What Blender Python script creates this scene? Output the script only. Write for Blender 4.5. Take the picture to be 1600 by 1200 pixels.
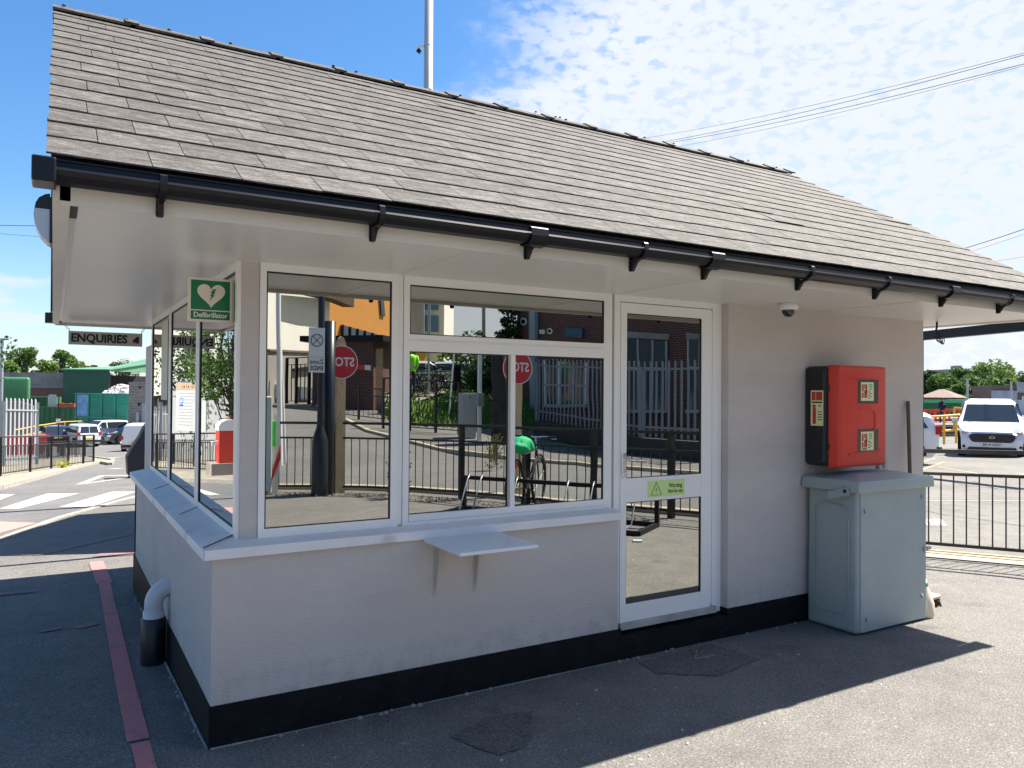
import bpy, bmesh, math, random
from math import sin, cos, pi, radians, sqrt, atan2
from mathutils import Vector, Matrix
random.seed(7)
sc = bpy.context.scene
for o in list(bpy.data.objects): bpy.data.objects.remove(o)

# ------------------------------------------------------------------ camera
YAW, PITCH, ROLL, FPX = radians(30.73666), radians(0.68805), radians(0.39861), 1206.464
CAM = Vector((-0.63152, -3.71709, 1.62))
fwd = Vector((sin(YAW)*cos(PITCH), cos(YAW)*cos(PITCH), sin(PITCH)))
r0 = Vector((cos(YAW), -sin(YAW), 0)); u0 = r0.cross(fwd)
right = cos(ROLL)*r0 + sin(ROLL)*u0
up = -sin(ROLL)*r0 + cos(ROLL)*u0
cd = bpy.data.cameras.new('camera'); cam = bpy.data.objects.new('camera', cd)
sc.collection.objects.link(cam); sc.camera = cam
cam.matrix_world = Matrix(((right.x, up.x, -fwd.x, CAM.x), (right.y, up.y, -fwd.y, CAM.y),
                           (right.z, up.z, -fwd.z, CAM.z), (0, 0, 0, 1)))
cd.sensor_width = 36; cd.lens = 36*FPX/1600; cd.clip_start = .05; cd.clip_end = 3000
sc.render.resolution_x = 1024; sc.render.resolution_y = 768

# ------------------------------------------------------------------ light
SUN_EL, SUN_AZ = radians(56), radians(90)        # azimuth measured from +Y towards +X
w = bpy.data.worlds.new('World'); sc.world = w; w.use_nodes = True
nt = w.node_tree; nt.nodes.clear()
def N(nt, t, **k):
    n = nt.nodes.new(t)
    for a, b in k.items():
        if a == 'inp':
            for i, v in b.items(): n.inputs[i].default_value = v
        else: setattr(n, a, b)
    return n
def L(nt, a, b): nt.links.new(a, b)
def math_(nt, op, a, b=None, c=None, clamp=False):
    n = nt.nodes.new('ShaderNodeMath'); n.operation = op; n.use_clamp = clamp
    for i, v in enumerate((a, b, c)):
        if v is None: continue
        if isinstance(v, (int, float)): n.inputs[i].default_value = v
        else: nt.links.new(v, n.inputs[i])
    return n.outputs[0]
def smooth(nt, v, a, b, lo=0., hi=1.):
    n = nt.nodes.new('ShaderNodeMapRange'); n.interpolation_type = 'SMOOTHSTEP'
    nt.links.new(v, n.inputs[0]); n.inputs[1].default_value = a; n.inputs[2].default_value = b
    n.inputs[3].default_value = lo; n.inputs[4].default_value = hi
    return n.outputs[0]
sky = N(nt, 'ShaderNodeTexSky'); sky.sky_type = 'NISHITA'; sky.sun_disc = False
sky.sun_elevation = SUN_EL; sky.sun_rotation = SUN_AZ; sky.altitude = 50
sky.air_density = 1.0; sky.dust_density = .6; sky.ozone_density = 3.5
hs = N(nt, 'ShaderNodeHueSaturation'); hs.inputs['Saturation'].default_value = 1.25
L(nt, sky.outputs[0], hs.inputs['Color'])
tc = N(nt, 'ShaderNodeTexCoord'); sx = N(nt, 'ShaderNodeSeparateXYZ'); L(nt, tc.outputs['Generated'], sx.inputs[0])
X, Y, Z = sx.outputs
zc = math_(nt, 'MAXIMUM', Z, .03)
px = math_(nt, 'DIVIDE', X, zc); py = math_(nt, 'DIVIDE', Y, zc)
cv = N(nt, 'ShaderNodeCombineXYZ'); L(nt, px, cv.inputs[0]); L(nt, py, cv.inputs[1])
def noise(nt, vec, scale, detail=4, rough=.55, dist=0.):
    n = nt.nodes.new('ShaderNodeTexNoise'); nt.links.new(vec, n.inputs['Vector'])
    n.inputs['Scale'].default_value = scale; n.inputs['Detail'].default_value = detail
    n.inputs['Roughness'].default_value = rough; n.inputs['Distortion'].default_value = dist
    return n.outputs['Fac']
mp = N(nt, 'ShaderNodeMapping'); L(nt, cv.outputs[0], mp.inputs[0]); mp.inputs['Scale'].default_value = (1.25, .8, 1); mp.inputs['Rotation'].default_value = (0, 0, .5)
mp3 = N(nt, 'ShaderNodeMapping'); L(nt, tc.outputs['Generated'], mp3.inputs[0]); mp3.inputs['Scale'].default_value = (1, 1, 1.9); mp3.inputs['Rotation'].default_value = (0, 0, .2)
fine = noise(nt, mp3.outputs[0], 58, 4, .55, .25)
vor = N(nt, 'ShaderNodeTexVoronoi'); vor.feature = 'SMOOTH_F1'; vor.inputs['Scale'].default_value = 62
L(nt, mp3.outputs[0], vor.inputs['Vector'])
big = noise(nt, cv.outputs[0], 1.3, 4, .55)
side = math_(nt, 'SUBTRACT', px, math_(nt, 'MULTIPLY', math_(nt, 'ABSOLUTE', py), .27))
side = math_(nt, 'SUBTRACT', side, .66)
side = math_(nt, 'ADD', side, math_(nt, 'MULTIPLY', math_(nt, 'SUBTRACT', big, .5), .9))
mask = smooth(nt, side, -.18, .24)
cell = math_(nt, 'SUBTRACT', fine, math_(nt, 'MULTIPLY', vor.outputs['Distance'], .42))
dens = math_(nt, 'ADD', math_(nt, 'MULTIPLY', math_(nt, 'SUBTRACT', cell, .30), 1.7), math_(nt, 'MULTIPLY', big, .75))
dens = math_(nt, 'ADD', dens, math_(nt, 'MULTIPLY', mask, .60))
cl = math_(nt, 'MULTIPLY', smooth(nt, dens, .22, .98), mask)
cl = math_(nt, 'MAXIMUM', cl, math_(nt, 'MULTIPLY', mask, smooth(nt, Z, .55, .25, .0, .72)))
# low cumulus near the horizon
mp2 = N(nt, 'ShaderNodeMapping'); L(nt, tc.outputs['Generated'], mp2.inputs[0]); mp2.inputs['Scale'].default_value = (4.2, 4.2, 17); mp2.inputs['Location'].default_value = (1.3, .4, .25)
cu = noise(nt, mp2.outputs[0], 1.5, 5, .5)
low = math_(nt, 'MULTIPLY', smooth(nt, cu, .52, .64), math_(nt, 'MULTIPLY', smooth(nt, Z, .0, .03), smooth(nt, Z, .15, .22, 1., 0.)))
hz = smooth(nt, Z, 0., .22, .30, 0.)
allc = math_(nt, 'MAXIMUM', math_(nt, 'MAXIMUM', cl, math_(nt, 'MULTIPLY', low, .75)), hz)
veil = smooth(nt, side, -.10, .50, 0., .88)
allc = math_(nt, 'MAXIMUM', allc, veil)
allc = math_(nt, 'MULTIPLY', allc, smooth(nt, cell, .0, .38, .80, 1.))
mx = N(nt, 'ShaderNodeMix', data_type='RGBA'); L(nt, allc, mx.inputs[0]); L(nt, hs.outputs[0], mx.inputs[6])
mx.inputs[7].default_value = (4.35, 4.65, 5.05, 1)
bg = N(nt, 'ShaderNodeBackground'); L(nt, mx.outputs[2], bg.inputs[0]); bg.inputs[1].default_value = .076
L(nt, bg.outputs[0], N(nt, 'ShaderNodeOutputWorld').inputs[0])
sd = bpy.data.lights.new('sun', 'SUN'); sun = bpy.data.objects.new('sun', sd); sc.collection.objects.link(sun)
sd.energy = 5.0; sd.angle = radians(.53); sd.color = (1, .94, .85)
sun.rotation_euler = (radians(90)-SUN_EL, 0, radians(90))   # shines towards -X, down
sc.view_settings.view_transform = 'Standard'; sc.view_settings.look = 'None'
sc.view_settings.exposure = 1.42; sc.view_settings.gamma = 1

# ------------------------------------------------------------------ pixel -> point helpers (survey of the photo)
YW, XW = .09, .12
def at(x, y, D):
    d = right*((x-800)/FPX) + up*(-(y-600)/FPX) + fwd
    return CAM + d*D
def rf(x, y, D):
    p = at(x, y, D); return Vector((p.x, 2*YW-p.y, p.z))
def rl(x, y, D):
    p = at(x, y, D); return Vector((2*XW-p.x, p.y, p.z))
def hgt(x, y):
    if y <= 0: return max(0, min(1, (-y-14)/12))*1.1
    if y < 14: return -.03*y
    if y < 55: return -.42-.05*(y-14)
    return -2.47
def gat(x, D, dz=0):
    p = at(x, 620, D); return Vector((p.x, p.y, hgt(p.x, p.y)+dz))
def gp(x, y, dz=0):
    lo, hi = 1, 400
    for i in range(40):
        m = (lo+hi)/2; p = at(x, y, m)
        if p.z > hgt(p.x, p.y): lo = m
        else: hi = m
    p = at(x, y, lo); p.z = hgt(p.x, p.y)+dz; return p

# ------------------------------------------------------------------ materials
MATS = {}
def mat(name, col, rough=.6, metal=0., var=.0, scale=5., bump=0., bscale=40., spec=.5, col2=None, island=0., coat=0., stretch=None, patch=None, trans=0., detail=6):
    if name in MATS: return MATS[name]
    m = bpy.data.materials.new(name); m.use_nodes = True; t = m.node_tree
    b = t.nodes['Principled BSDF']
    b.inputs['Roughness'].default_value = rough; b.inputs['Metallic'].default_value = metal
    b.inputs['Specular IOR Level'].default_value = spec; b.inputs['Coat Weight'].default_value = coat
    c = (*col, 1)
    tc = t.nodes.new('ShaderNodeTexCoord'); vec = tc.outputs['Object']
    if stretch:
        mpn = t.nodes.new('ShaderNodeMapping'); mpn.inputs['Scale'].default_value = stretch
        t.links.new(vec, mpn.inputs[0]); vec = mpn.outputs[0]
    out = None
    if var > 0 or col2:
        nz = noise(t, vec, scale, detail, .6)
        r = t.nodes.new('ShaderNodeMapRange'); t.links.new(nz, r.inputs[0])
        r.inputs[1].default_value = .32; r.inputs[2].default_value = .68
        mxn = t.nodes.new('ShaderNodeMix'); mxn.data_type = 'RGBA'; t.links.new(r.outputs[0], mxn.inputs[0])
        a = col2 if col2 else tuple(min(1, v*(1+var)) for v in col)
        lo = tuple(v*(1-var) for v in col) if not col2 else col
        mxn.inputs[6].default_value = (*lo, 1); mxn.inputs[7].default_value = (*a, 1)
        out = mxn.outputs[2]
    if patch:
        pcol, psc, p0, p1 = patch
        nz = noise(t, vec, psc, 3, .5)
        r = t.nodes.new('ShaderNodeMapRange'); t.links.new(nz, r.inputs[0]); r.inputs[1].default_value = p0; r.inputs[2].default_value = p1
        mxn = t.nodes.new('ShaderNodeMix'); mxn.data_type = 'RGBA'; t.links.new(r.outputs[0], mxn.inputs[0])
        if out: t.links.new(out, mxn.inputs[6])
        else: mxn.inputs[6].default_value = c
        mxn.inputs[7].default_value = (*pcol, 1); out = mxn.outputs[2]
    if island > 0:
        g = t.nodes.new('ShaderNodeNewGeometry')
        r = t.nodes.new('ShaderNodeMapRange'); t.links.new(g.outputs['Random Per Island'], r.inputs[0])
        r.inputs[3].default_value = 1-island; r.inputs[4].default_value = 1+island
        h = t.nodes.new('ShaderNodeHueSaturation'); t.links.new(r.outputs[0], h.inputs['Value'])
        if out: t.links.new(out, h.inputs['Color'])
        else: h.inputs['Color'].default_value = c
        out = h.outputs[0]
    if out: t.links.new(out, b.inputs['Base Color'])
    else: b.inputs['Base Color'].default_value = c
    if bump > 0:
        nb = noise(t, vec, bscale, 6, .6)
        bn = t.nodes.new('ShaderNodeBump'); bn.inputs['Strength'].default_value = bump; bn.inputs['Distance'].default_value = .02
        t.links.new(nb, bn.inputs['Height']); t.links.new(bn.outputs[0], b.inputs['Normal'])
    if trans > 0:
        tr = t.nodes.new('ShaderNodeBsdfTranslucent')
        if out: t.links.new(out, tr.inputs[0])
        else: tr.inputs[0].default_value = c
        ms = t.nodes.new('ShaderNodeMixShader'); ms.inputs[0].default_value = trans
        t.links.new(b.outputs[0], ms.inputs[1]); t.links.new(tr.outputs[0], ms.inputs[2])
        t.links.new(ms.outputs[0], t.nodes['Material Output'].inputs[0])
    MATS[name] = m; return m
def brick(name, c1, c2, mortar, sc_=1., axes='xz', bw=.215, bh=.075, mort=.010):
    if name in MATS: return MATS[name]
    m = bpy.data.materials.new(name); m.use_nodes = True; t = m.node_tree; b = t.nodes['Principled BSDF']
    b.inputs['Roughness'].default_value = .85
    tc = t.nodes.new('ShaderNodeTexCoord'); s = t.nodes.new('ShaderNodeSeparateXYZ'); t.links.new(tc.outputs['Object'], s.inputs[0])
    cb = t.nodes.new('ShaderNodeCombineXYZ')
    g = t.nodes.new('ShaderNodeNewGeometry'); cr_ = t.nodes.new('ShaderNodeVectorMath'); cr_.operation = 'CROSS_PRODUCT'
    t.links.new(g.outputs['True Normal'], cr_.inputs[0]); cr_.inputs[1].default_value = (0, 0, 1)
    dt_ = t.nodes.new('ShaderNodeVectorMath'); dt_.operation = 'DOT_PRODUCT'; t.links.new(cr_.outputs[0], dt_.inputs[0]); t.links.new(g.outputs['Position'], dt_.inputs[1])
    hx = dt_.outputs['Value']
    t.links.new(hx, cb.inputs[0]); t.links.new(s.outputs[2], cb.inputs[1])
    bt = t.nodes.new('ShaderNodeTexBrick'); t.links.new(cb.outputs[0], bt.inputs['Vector'])
    bt.inputs['Color1'].default_value = (*c1, 1); bt.inputs['Color2'].default_value = (*c2, 1); bt.inputs['Mortar'].default_value = (*mortar, 1)
    bt.inputs['Scale'].default_value = 1.; bt.inputs['Brick Width'].default_value = bw*sc_; bt.inputs['Row Height'].default_value = bh*sc_
    bt.inputs['Mortar Size'].default_value = mort*sc_
    t.links.new(bt.outputs[0], b.inputs['Base Color']); MATS[name] = m; return m

# --- asphalt
def asphalt(name, c0, c1, patchc=None, agg=.35):
    m = bpy.data.materials.new(name); m.use_nodes = True; t = m.node_tree; b = t.nodes['Principled BSDF']
    b.inputs['Roughness'].default_value = .85; b.inputs['Specular IOR Level'].default_value = .35
    g = t.nodes.new('ShaderNodeNewGeometry'); v = g.outputs['Position']
    n1 = noise(t, v, .55, 5, .6, .3); n2 = noise(t, v, 4.5, 6, .65); n3 = noise(t, v, 95, 3, .7); n4 = noise(t, v, 32, 4, .7)
    vo = t.nodes.new('ShaderNodeTexVoronoi'); t.links.new(v, vo.inputs['Vector']); vo.inputs['Scale'].default_value = 130
    f = math_(t, 'ADD', math_(t, 'MULTIPLY', n1, .55), math_(t, 'MULTIPLY', n2, .45))
    f = smooth(t, f, .36, .64)
    mx = t.nodes.new('ShaderNodeMix'); mx.data_type = 'RGBA'; t.links.new(f, mx.inputs[0])
    mx.inputs[6].default_value = (*c0, 1); mx.inputs[7].default_value = (*c1, 1)
    sp = math_(t, 'ADD', smooth(t, n3, .38, .66, 1-agg, 1+agg), smooth(t, n4, .3, .7, -.10, .10))
    st = t.nodes.new('ShaderNodeSeparateColor'); t.links.new(vo.outputs['Color'], st.inputs[0])
    chips = smooth(t, st.outputs[0], .93, .97, 0, .55)
    sp = math_(t, 'ADD', sp, chips)
    # scattered pale specks and dark blotches
    vo2 = t.nodes.new('ShaderNodeTexVoronoi'); t.links.new(v, vo2.inputs['Vector']); vo2.inputs['Scale'].default_value = 5.5
    gum = smooth(t, vo2.outputs['Distance'], .055, .075, .55, 0)
    sp = math_(t, 'ADD', sp, gum)
    n5 = noise(t, v, 1.9, 4, .6, .6); stain = smooth(t, n5, .60, .70, 1, .80)
    sp = math_(t, 'MULTIPLY', sp, stain)
    vm = t.nodes.new('ShaderNodeVectorMath'); vm.operation = 'SCALE'; t.links.new(mx.outputs[2], vm.inputs[0]); t.links.new(sp, vm.inputs['Scale'])
    t.links.new(vm.outputs[0], b.inputs['Base Color'])
    bn = t.nodes.new('ShaderNodeBump'); bn.inputs['Strength'].default_value = .7; bn.inputs['Distance'].default_value = .006
    h = math_(t, 'ADD', n3, math_(t, 'MULTIPLY', n4, .7)); t.links.new(h, bn.inputs['Height']); t.links.new(bn.outputs[0], b.inputs['Normal'])
    MATS[name] = m; return m
M_ASPH = asphalt('worn_asphalt', (.135, .128, .118), (.19, .178, .162))
M_ROAD = asphalt('road_asphalt', (.125, .122, .118), (.165, .160, .152), agg=.2)
M_ROADL = asphalt('pale_concrete_yard', (.14, .132, .118), (.195, .183, .165), agg=.2)
M_PATCH = asphalt('dark_asphalt_patch', (.095, .09, .084), (.135, .127, .117))
M_KERB = mat('kerb_concrete', (.30, .28, .24), .9, var=.2, scale=8, bump=.3)
def paint(name, col, wear=.5, base=(.14, .132, .12)):
    m = bpy.data.materials.new(name); m.use_nodes = True; t = m.node_tree; b = t.nodes['Principled BSDF']
    b.inputs['Roughness'].default_value = .8; g = t.nodes.new('ShaderNodeNewGeometry'); v = g.outputs['Position']
    f = math_(t, 'ADD', math_(t, 'MULTIPLY', noise(t, v, 70, 4, .7), .6), math_(t, 'MULTIPLY', noise(t, v, 7, 5, .6), .4))
    f = smooth(t, f, wear-.07, wear+.07)
    mx = t.nodes.new('ShaderNodeMix'); mx.data_type = 'RGBA'; t.links.new(f, mx.inputs[0]); mx.inputs[6].default_value = (*base, 1); mx.inputs[7].default_value = (*col, 1)
    t.links.new(mx.outputs[2], b.inputs['Base Color']); MATS[name] = m; return m
P_WHITE = paint('white_road_paint', (.46, .44, .39), .36); P_RED = paint('red_line_paint', (.58, .19, .18), .42)
P_REDF = paint('faded_red_paint', (.38, .15, .15), .52); P_YEL = paint('yellow_road_paint', (.42, .31, .17), .44)
M_STAIN = mat('oil_stain', (.07, .066, .06), .6)
P_PINK = paint('pink_tactile', (.48, .24, .20), .3)

M_WALL = mat('painted_masonry', (.565, .515, .482), .75, var=.05, scale=2.2, bump=.35, bscale=55, stretch=(.55, .55, 1.7), patch=((.50, .45, .415), 1.3, .56, .76))
def grime_wall():
    t = M_WALL.node_tree; b = t.nodes['Principled BSDF']; lk = b.inputs['Base Color'].links[0]; src = lk.from_socket
    tc = t.nodes.new('ShaderNodeTexCoord'); sp_ = t.nodes.new('ShaderNodeSeparateXYZ'); t.links.new(tc.outputs['Object'], sp_.inputs[0])
    mpn = t.nodes.new('ShaderNodeMapping'); mpn.inputs['Scale'].default_value = (16, 16, 1.2); t.links.new(tc.outputs['Object'], mpn.inputs[0])
    st = noise(t, mpn.outputs[0], 1, 4, .6); n2 = noise(t, tc.outputs['Object'], 9, 5, .7); n3 = noise(t, tc.outputs['Object'], 60, 3, .7)
    lowz = smooth(t, sp_.outputs[2], .19, .42, 1, 0)
    f = math_(t, 'MULTIPLY', lowz, smooth(t, n2, .42, .68, 0, .30))
    und = math_(t, 'MULTIPLY', smooth(t, sp_.outputs[2], .45, .86, 0, 1), smooth(t, st, .56, .74, 0, .16))
    und = math_(t, 'MULTIPLY', und, smooth(t, sp_.outputs[2], .86, .90, 1, 0))
    f = math_(t, 'ADD', f, und); f = math_(t, 'ADD', f, smooth(t, n3, .70, .78, 0, .16))
    mx = t.nodes.new('ShaderNodeMix'); mx.data_type = 'RGBA'; t.links.new(f, mx.inputs[0]); t.links.new(src, mx.inputs[6]); mx.inputs[7].default_value = (.20, .185, .165, 1)
    t.links.new(mx.outputs[2], b.inputs['Base Color'])
grime_wall()
M_PLINTH = mat('black_masonry_paint', (.006, .007, .009), .6, var=.5, scale=9, bump=.35, bscale=45, spec=.2, patch=((.022, .022, .023), 14, .66, .74))
M_UPVC = mat('white_upvc', (.87, .86, .83), .28, var=.02, scale=3, spec=.5)
M_SOFF = mat('cream_soffit_board', (.73, .70, .645), .30, var=.02, scale=1.2, spec=.4)
M_FASC = mat('cream_fascia', (.72, .68, .60), .4, var=.04, scale=3)
M_SILL = mat('white_sill', (.78, .78, .78), .5, var=.05, scale=4, patch=((.55, .55, .54), 3.3, .62, .7))
M_GUT = mat('black_gutter_plastic', (.008, .008, .010), .34, spec=.32)
M_SEAL = mat('black_seal', (.008, .008, .008), .5)
M_BLACK = mat('black_paint', (.009, .009, .011), .5, spec=.25)
M_RAIL = mat('black_rail_paint', (.014, .014, .017), .4, var=.3, scale=12)
M_GALV = mat('galvanised_steel', (.42, .44, .46), .45, metal=.6, var=.12, scale=9)
M_CHROME = mat('chrome', (.75, .75, .75), .15, metal=1)
M_ALU = mat('brushed_aluminium', (.55, .54, .52), .35, metal=.8)
M_BEIGE = mat('beige_metal', (.50, .45, .40), .5)
M_REDP = mat('red_plastic', (.68, .045, .025), .36, var=.06, scale=2)
M_BLKP = mat('black_plastic', (.012, .012, .016), .38)
M_BIN = mat('grey_green_grp', (.345, .40, .39), .42, var=.05, scale=3, bump=.06, bscale=60, patch=((.29, .34, .33), 5, .62, .75))
M_SIGNG = mat('green_sign', (.0, .17, .065), .4); M_CREAM = mat('cream_print', (.80, .74, .60), .5)
M_SIGNGREY = mat('sign_grey_face', (.58, .54, .46), .5); M_INK = mat('black_ink', (.01, .01, .01), .5)
M_STICK = mat('lime_sticker', (.62, .82, .30), .5); M_LUM = mat('pale_green_sticker', (.80, .80, .45), .5)
M_WHITE = mat('white_paint', (.80, .80, .78), .4); M_SIGNRED = mat('sign_red', (.55, .012, .03), .4)
M_BLUE = mat('sign_blue', (.03, .14, .5), .4)
M_WOOD = mat('tan_timber_post', (.62, .45, .26), .75, var=.2, scale=6, stretch=(6, 6, 1))
M_WOODD = mat('weathered_broom_handle', (.13, .095, .07), .7, var=.2, scale=10)
M_COLUMN = mat('black_column_paint', (.012, .016, .024), .35)
M_TYRE = mat('tyre_rubber', (.015, .015, .015), .8); M_CARGL = mat('car_glass', (.02, .028, .035), .06, spec=.8)
M_CARW = mat('white_car_paint', (.78, .79, .80), .25, coat=.6); M_CARB = mat('dark_blue_car_paint', (.02, .025, .07), .25, coat=.8)
M_CARS = mat('silver_car_paint', (.62, .62, .62), .3, metal=.3, coat=.6); M_CARK = mat('black_car_paint', (.012, .013, .018), .2, coat=.8)
M_LAMPR = mat('red_lamp_lens', (.45, .01, .015), .2); M_LAMPC = mat('clear_lamp_lens', (.62, .64, .66), .12, metal=.5)
M_AMBER = mat('amber_lens', (.9, .35, .12), .2); M_PLATE = mat('plate_white', (.75, .75, .70), .4)
M_PLATEY = mat('plate_yellow', (.70, .50, .05), .4)
M_GREENB = mat('green_cladding', (.12, .28, .16), .5, var=.05, scale=1); M_DGREEN = mat('dark_green_cladding', (.022, .095, .055), .55, var=.06, scale=1)
M_GREENT = mat('green_tank_paint', (.045, .19, .075), .4, var=.06, scale=1); M_TEAL = mat('teal_container_paint', (.02, .29, .19), .5, var=.06, scale=2)
M_TEALL = mat('teal_container_frame', (.10, .42, .28), .5); M_OLIVE = mat('green_corrugated', (.04, .14, .055), .6, var=.1, scale=2)
M_CONC = mat('weathered_concrete', (.28, .25, .22), .9, var=.25, scale=.8, bump=.3)
M_YRAIL = mat('yellow_rail_paint', (.72, .42, .05), .5); M_ORANGE = mat('orange_barrier_plastic', (.75, .09, .03), .5, island=.15)
M_HIVIS = mat('hi_vis_fabric', (.35, .95, .05), .7); M_NAVY = mat('navy_cloth', (.012, .02, .06), .85); M_SKIN = mat('skin', (.45, .26, .19), .6)
M_DARK = mat('dark_interior', (.012, .013, .015), .9)
M_GRASS = mat('grass', (.06, .13, .02), .9, var=.5, scale=6, col2=(.17, .27, .05))
M_LEAF = mat('leaf_mid_green', (.085, .165, .030), .6, island=.5, trans=.35)
M_LEAFL = mat('leaf_light_green', (.13, .22, .04), .6, island=.5, trans=.35)
M_LEAFD = mat('leaf_dark_green', (.030, .075, .022), .6, island=.5, trans=.3)
M_BARK = mat('bark', (.10, .075, .055), .9, var=.3, scale=8)
B_RED = brick('red_brick', (.16, .045, .030), (.22, .075, .05), (.20, .17, .15))
B_DRED = brick('dark_red_brick', (.085, .020, .016), (.12, .034, .027), (.15, .12, .10))
B_ORG = brick('orange_brick', (.42, .22, .10), (.52, .30, .15), (.45, .38, .30))  # own colour of the orange block; on the hut side it stands for sunlight
B_GREY = brick('grey_brick', (.20, .175, .155), (.27, .24, .21), (.33, .31, .28), bw=.44, bh=.215, mort=.02)
B_BROWN = brick('brown_brick', (.12, .07, .055), (.16, .10, .08), (.2, .17, .15))
M_ORANGEW = mat('orange_render', (.62, .26, .055), .8, var=.06, scale=.6); M_CREAMW = mat('cream_render', (.66, .60, .50), .85, var=.06, scale=.5)
M_WHITEW = mat('white_render', (.74, .72, .66), .8, var=.04, scale=.5); M_GREYW = mat('grey_render', (.30, .28, .26), .85, var=.12, scale=.6)  # the grey render also carries the shade on the white tower's flank
M_WINGL = mat('window_glass', (.10, .14, .17), .08, metal=.6)
M_CORRW = mat('pale_corrugated_sheet', (.62, .62, .54), .55, var=.08, scale=1.2)
M_GREYP = mat('grey_cabinet_paint', (.36, .38, .38), .5, var=.05, scale=3)
M_GREENCL = mat('bright_green_cloth', (.01, .50, .19), .7, var=.1, scale=12)
M_RUBB = mat('rubbish_pile', (.55, .52, .50), .9, island=.4)
M_FROST = mat('milky_diffuser', (.62, .66, .72), .3); M_TILEH = mat('clay_tile_roof', (.20, .135, .11), .85, var=.15, scale=3)
M_CREAMPL = mat('cream_plastic', (.72, .62, .46), .5); M_BRISTLE = mat('broom_bristle', (.10, .055, .035), .95, island=.3)
M_SLATEB = mat('slate_underlay', (.03, .03, .03), .9)
M_MORTAR = mat('mortar_splash', (.27, .26, .245), .9, var=.3, scale=12)
# slate roof
def slate():
    m = bpy.data.materials.new('weathered_slate'); m.use_nodes = True; t = m.node_tree; b = t.nodes['Principled BSDF']
    b.inputs['Roughness'].default_value = .8; b.inputs['Specular IOR Level'].default_value = .3
    tc = t.nodes.new('ShaderNodeTexCoord'); mpn = t.nodes.new('ShaderNodeMapping'); mpn.inputs['Scale'].default_value = (1.2, 5, 5)
    g = t.nodes.new('ShaderNodeNewGeometry')
    add = t.nodes.new('ShaderNodeVectorMath'); add.operation = 'ADD'
    cx = t.nodes.new('ShaderNodeCombineXYZ'); t.links.new(math_(t, 'MULTIPLY', g.outputs['Random Per Island'], 37.), cx.inputs[0])
    t.links.new(tc.outputs['Object'], add.inputs[0]); t.links.new(cx.outputs[0], add.inputs[1]); t.links.new(add.outputs[0], mpn.inputs[0])
    n1 = noise(t, mpn.outputs[0], 6, 8, .72, .6); n2 = noise(t, mpn.outputs[0], 26, 6, .8); n3 = noise(t, tc.outputs['Object'], 120, 3, .7)
    r = t.nodes.new('ShaderNodeValToRGB'); f = math_(t, 'ADD', math_(t, 'MULTIPLY', n1, .5), math_(t, 'MULTIPLY', n2, .5)); t.links.new(f, r.inputs[0])
    e = r.color_ramp.elements; e[0].position = .40; e[0].color = (.046, .041, .037, 1); e[1].position = .51; e[1].color = (.100, .091, .083, 1)
    q = e.new(.585); q.color = (.195, .178, .155, 1)
    sc1 = math_(t, 'ADD', math_(t, 'MULTIPLY', g.outputs['Random Per Island'], .26), .86)
    sc2 = math_(t, 'MULTIPLY', sc1, smooth(t, n3, .3, .7, .8, 1.2))
    vm = t.nodes.new('ShaderNodeVectorMath'); vm.operation = 'SCALE'; t.links.new(r.outputs[0], vm.inputs[0]); t.links.new(sc2, vm.inputs['Scale'])
    t.links.new(vm.outputs[0], b.inputs['Base Color'])
    bn = t.nodes.new('ShaderNodeBump'); bn.inputs['Strength'].default_value = .5; bn.inputs['Distance'].default_value = .006
    t.links.new(n2, bn.inputs['Height']); t.links.new(bn.outputs[0], b.inputs['Normal'])
    return m
M_SLATE = slate()
# mirror film glazing: semi reflective, very slightly wavy
def mirror(name, base, wav=.012):
    m = bpy.data.materials.new(name); m.use_nodes = True; t = m.node_tree; b = t.nodes['Principled BSDF']
    b.inputs['Base Color'].default_value = (*base, 1); b.inputs['Metallic'].default_value = 1; b.inputs['Roughness'].default_value = .0
    tc = t.nodes.new('ShaderNodeTexCoord'); n = noise(t, tc.outputs['Object'], 3.2, 1, .4)
    bn = t.nodes.new('ShaderNodeBump'); bn.inputs['Strength'].default_value = 1; bn.inputs['Distance'].default_value = wav
    t.links.new(n, bn.inputs['Height']); t.links.new(bn.outputs[0], b.inputs['Normal']); return m
M_GLASS = mirror('reflective_film_glass', (.50, .50, .47), .00010)
M_GLASSL = mirror('side_film_glass', (.44, .46, .46), .00012)
M_GLASSW = mirror('wavy_film_glass', (.48, .485, .46), .0004)

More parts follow.
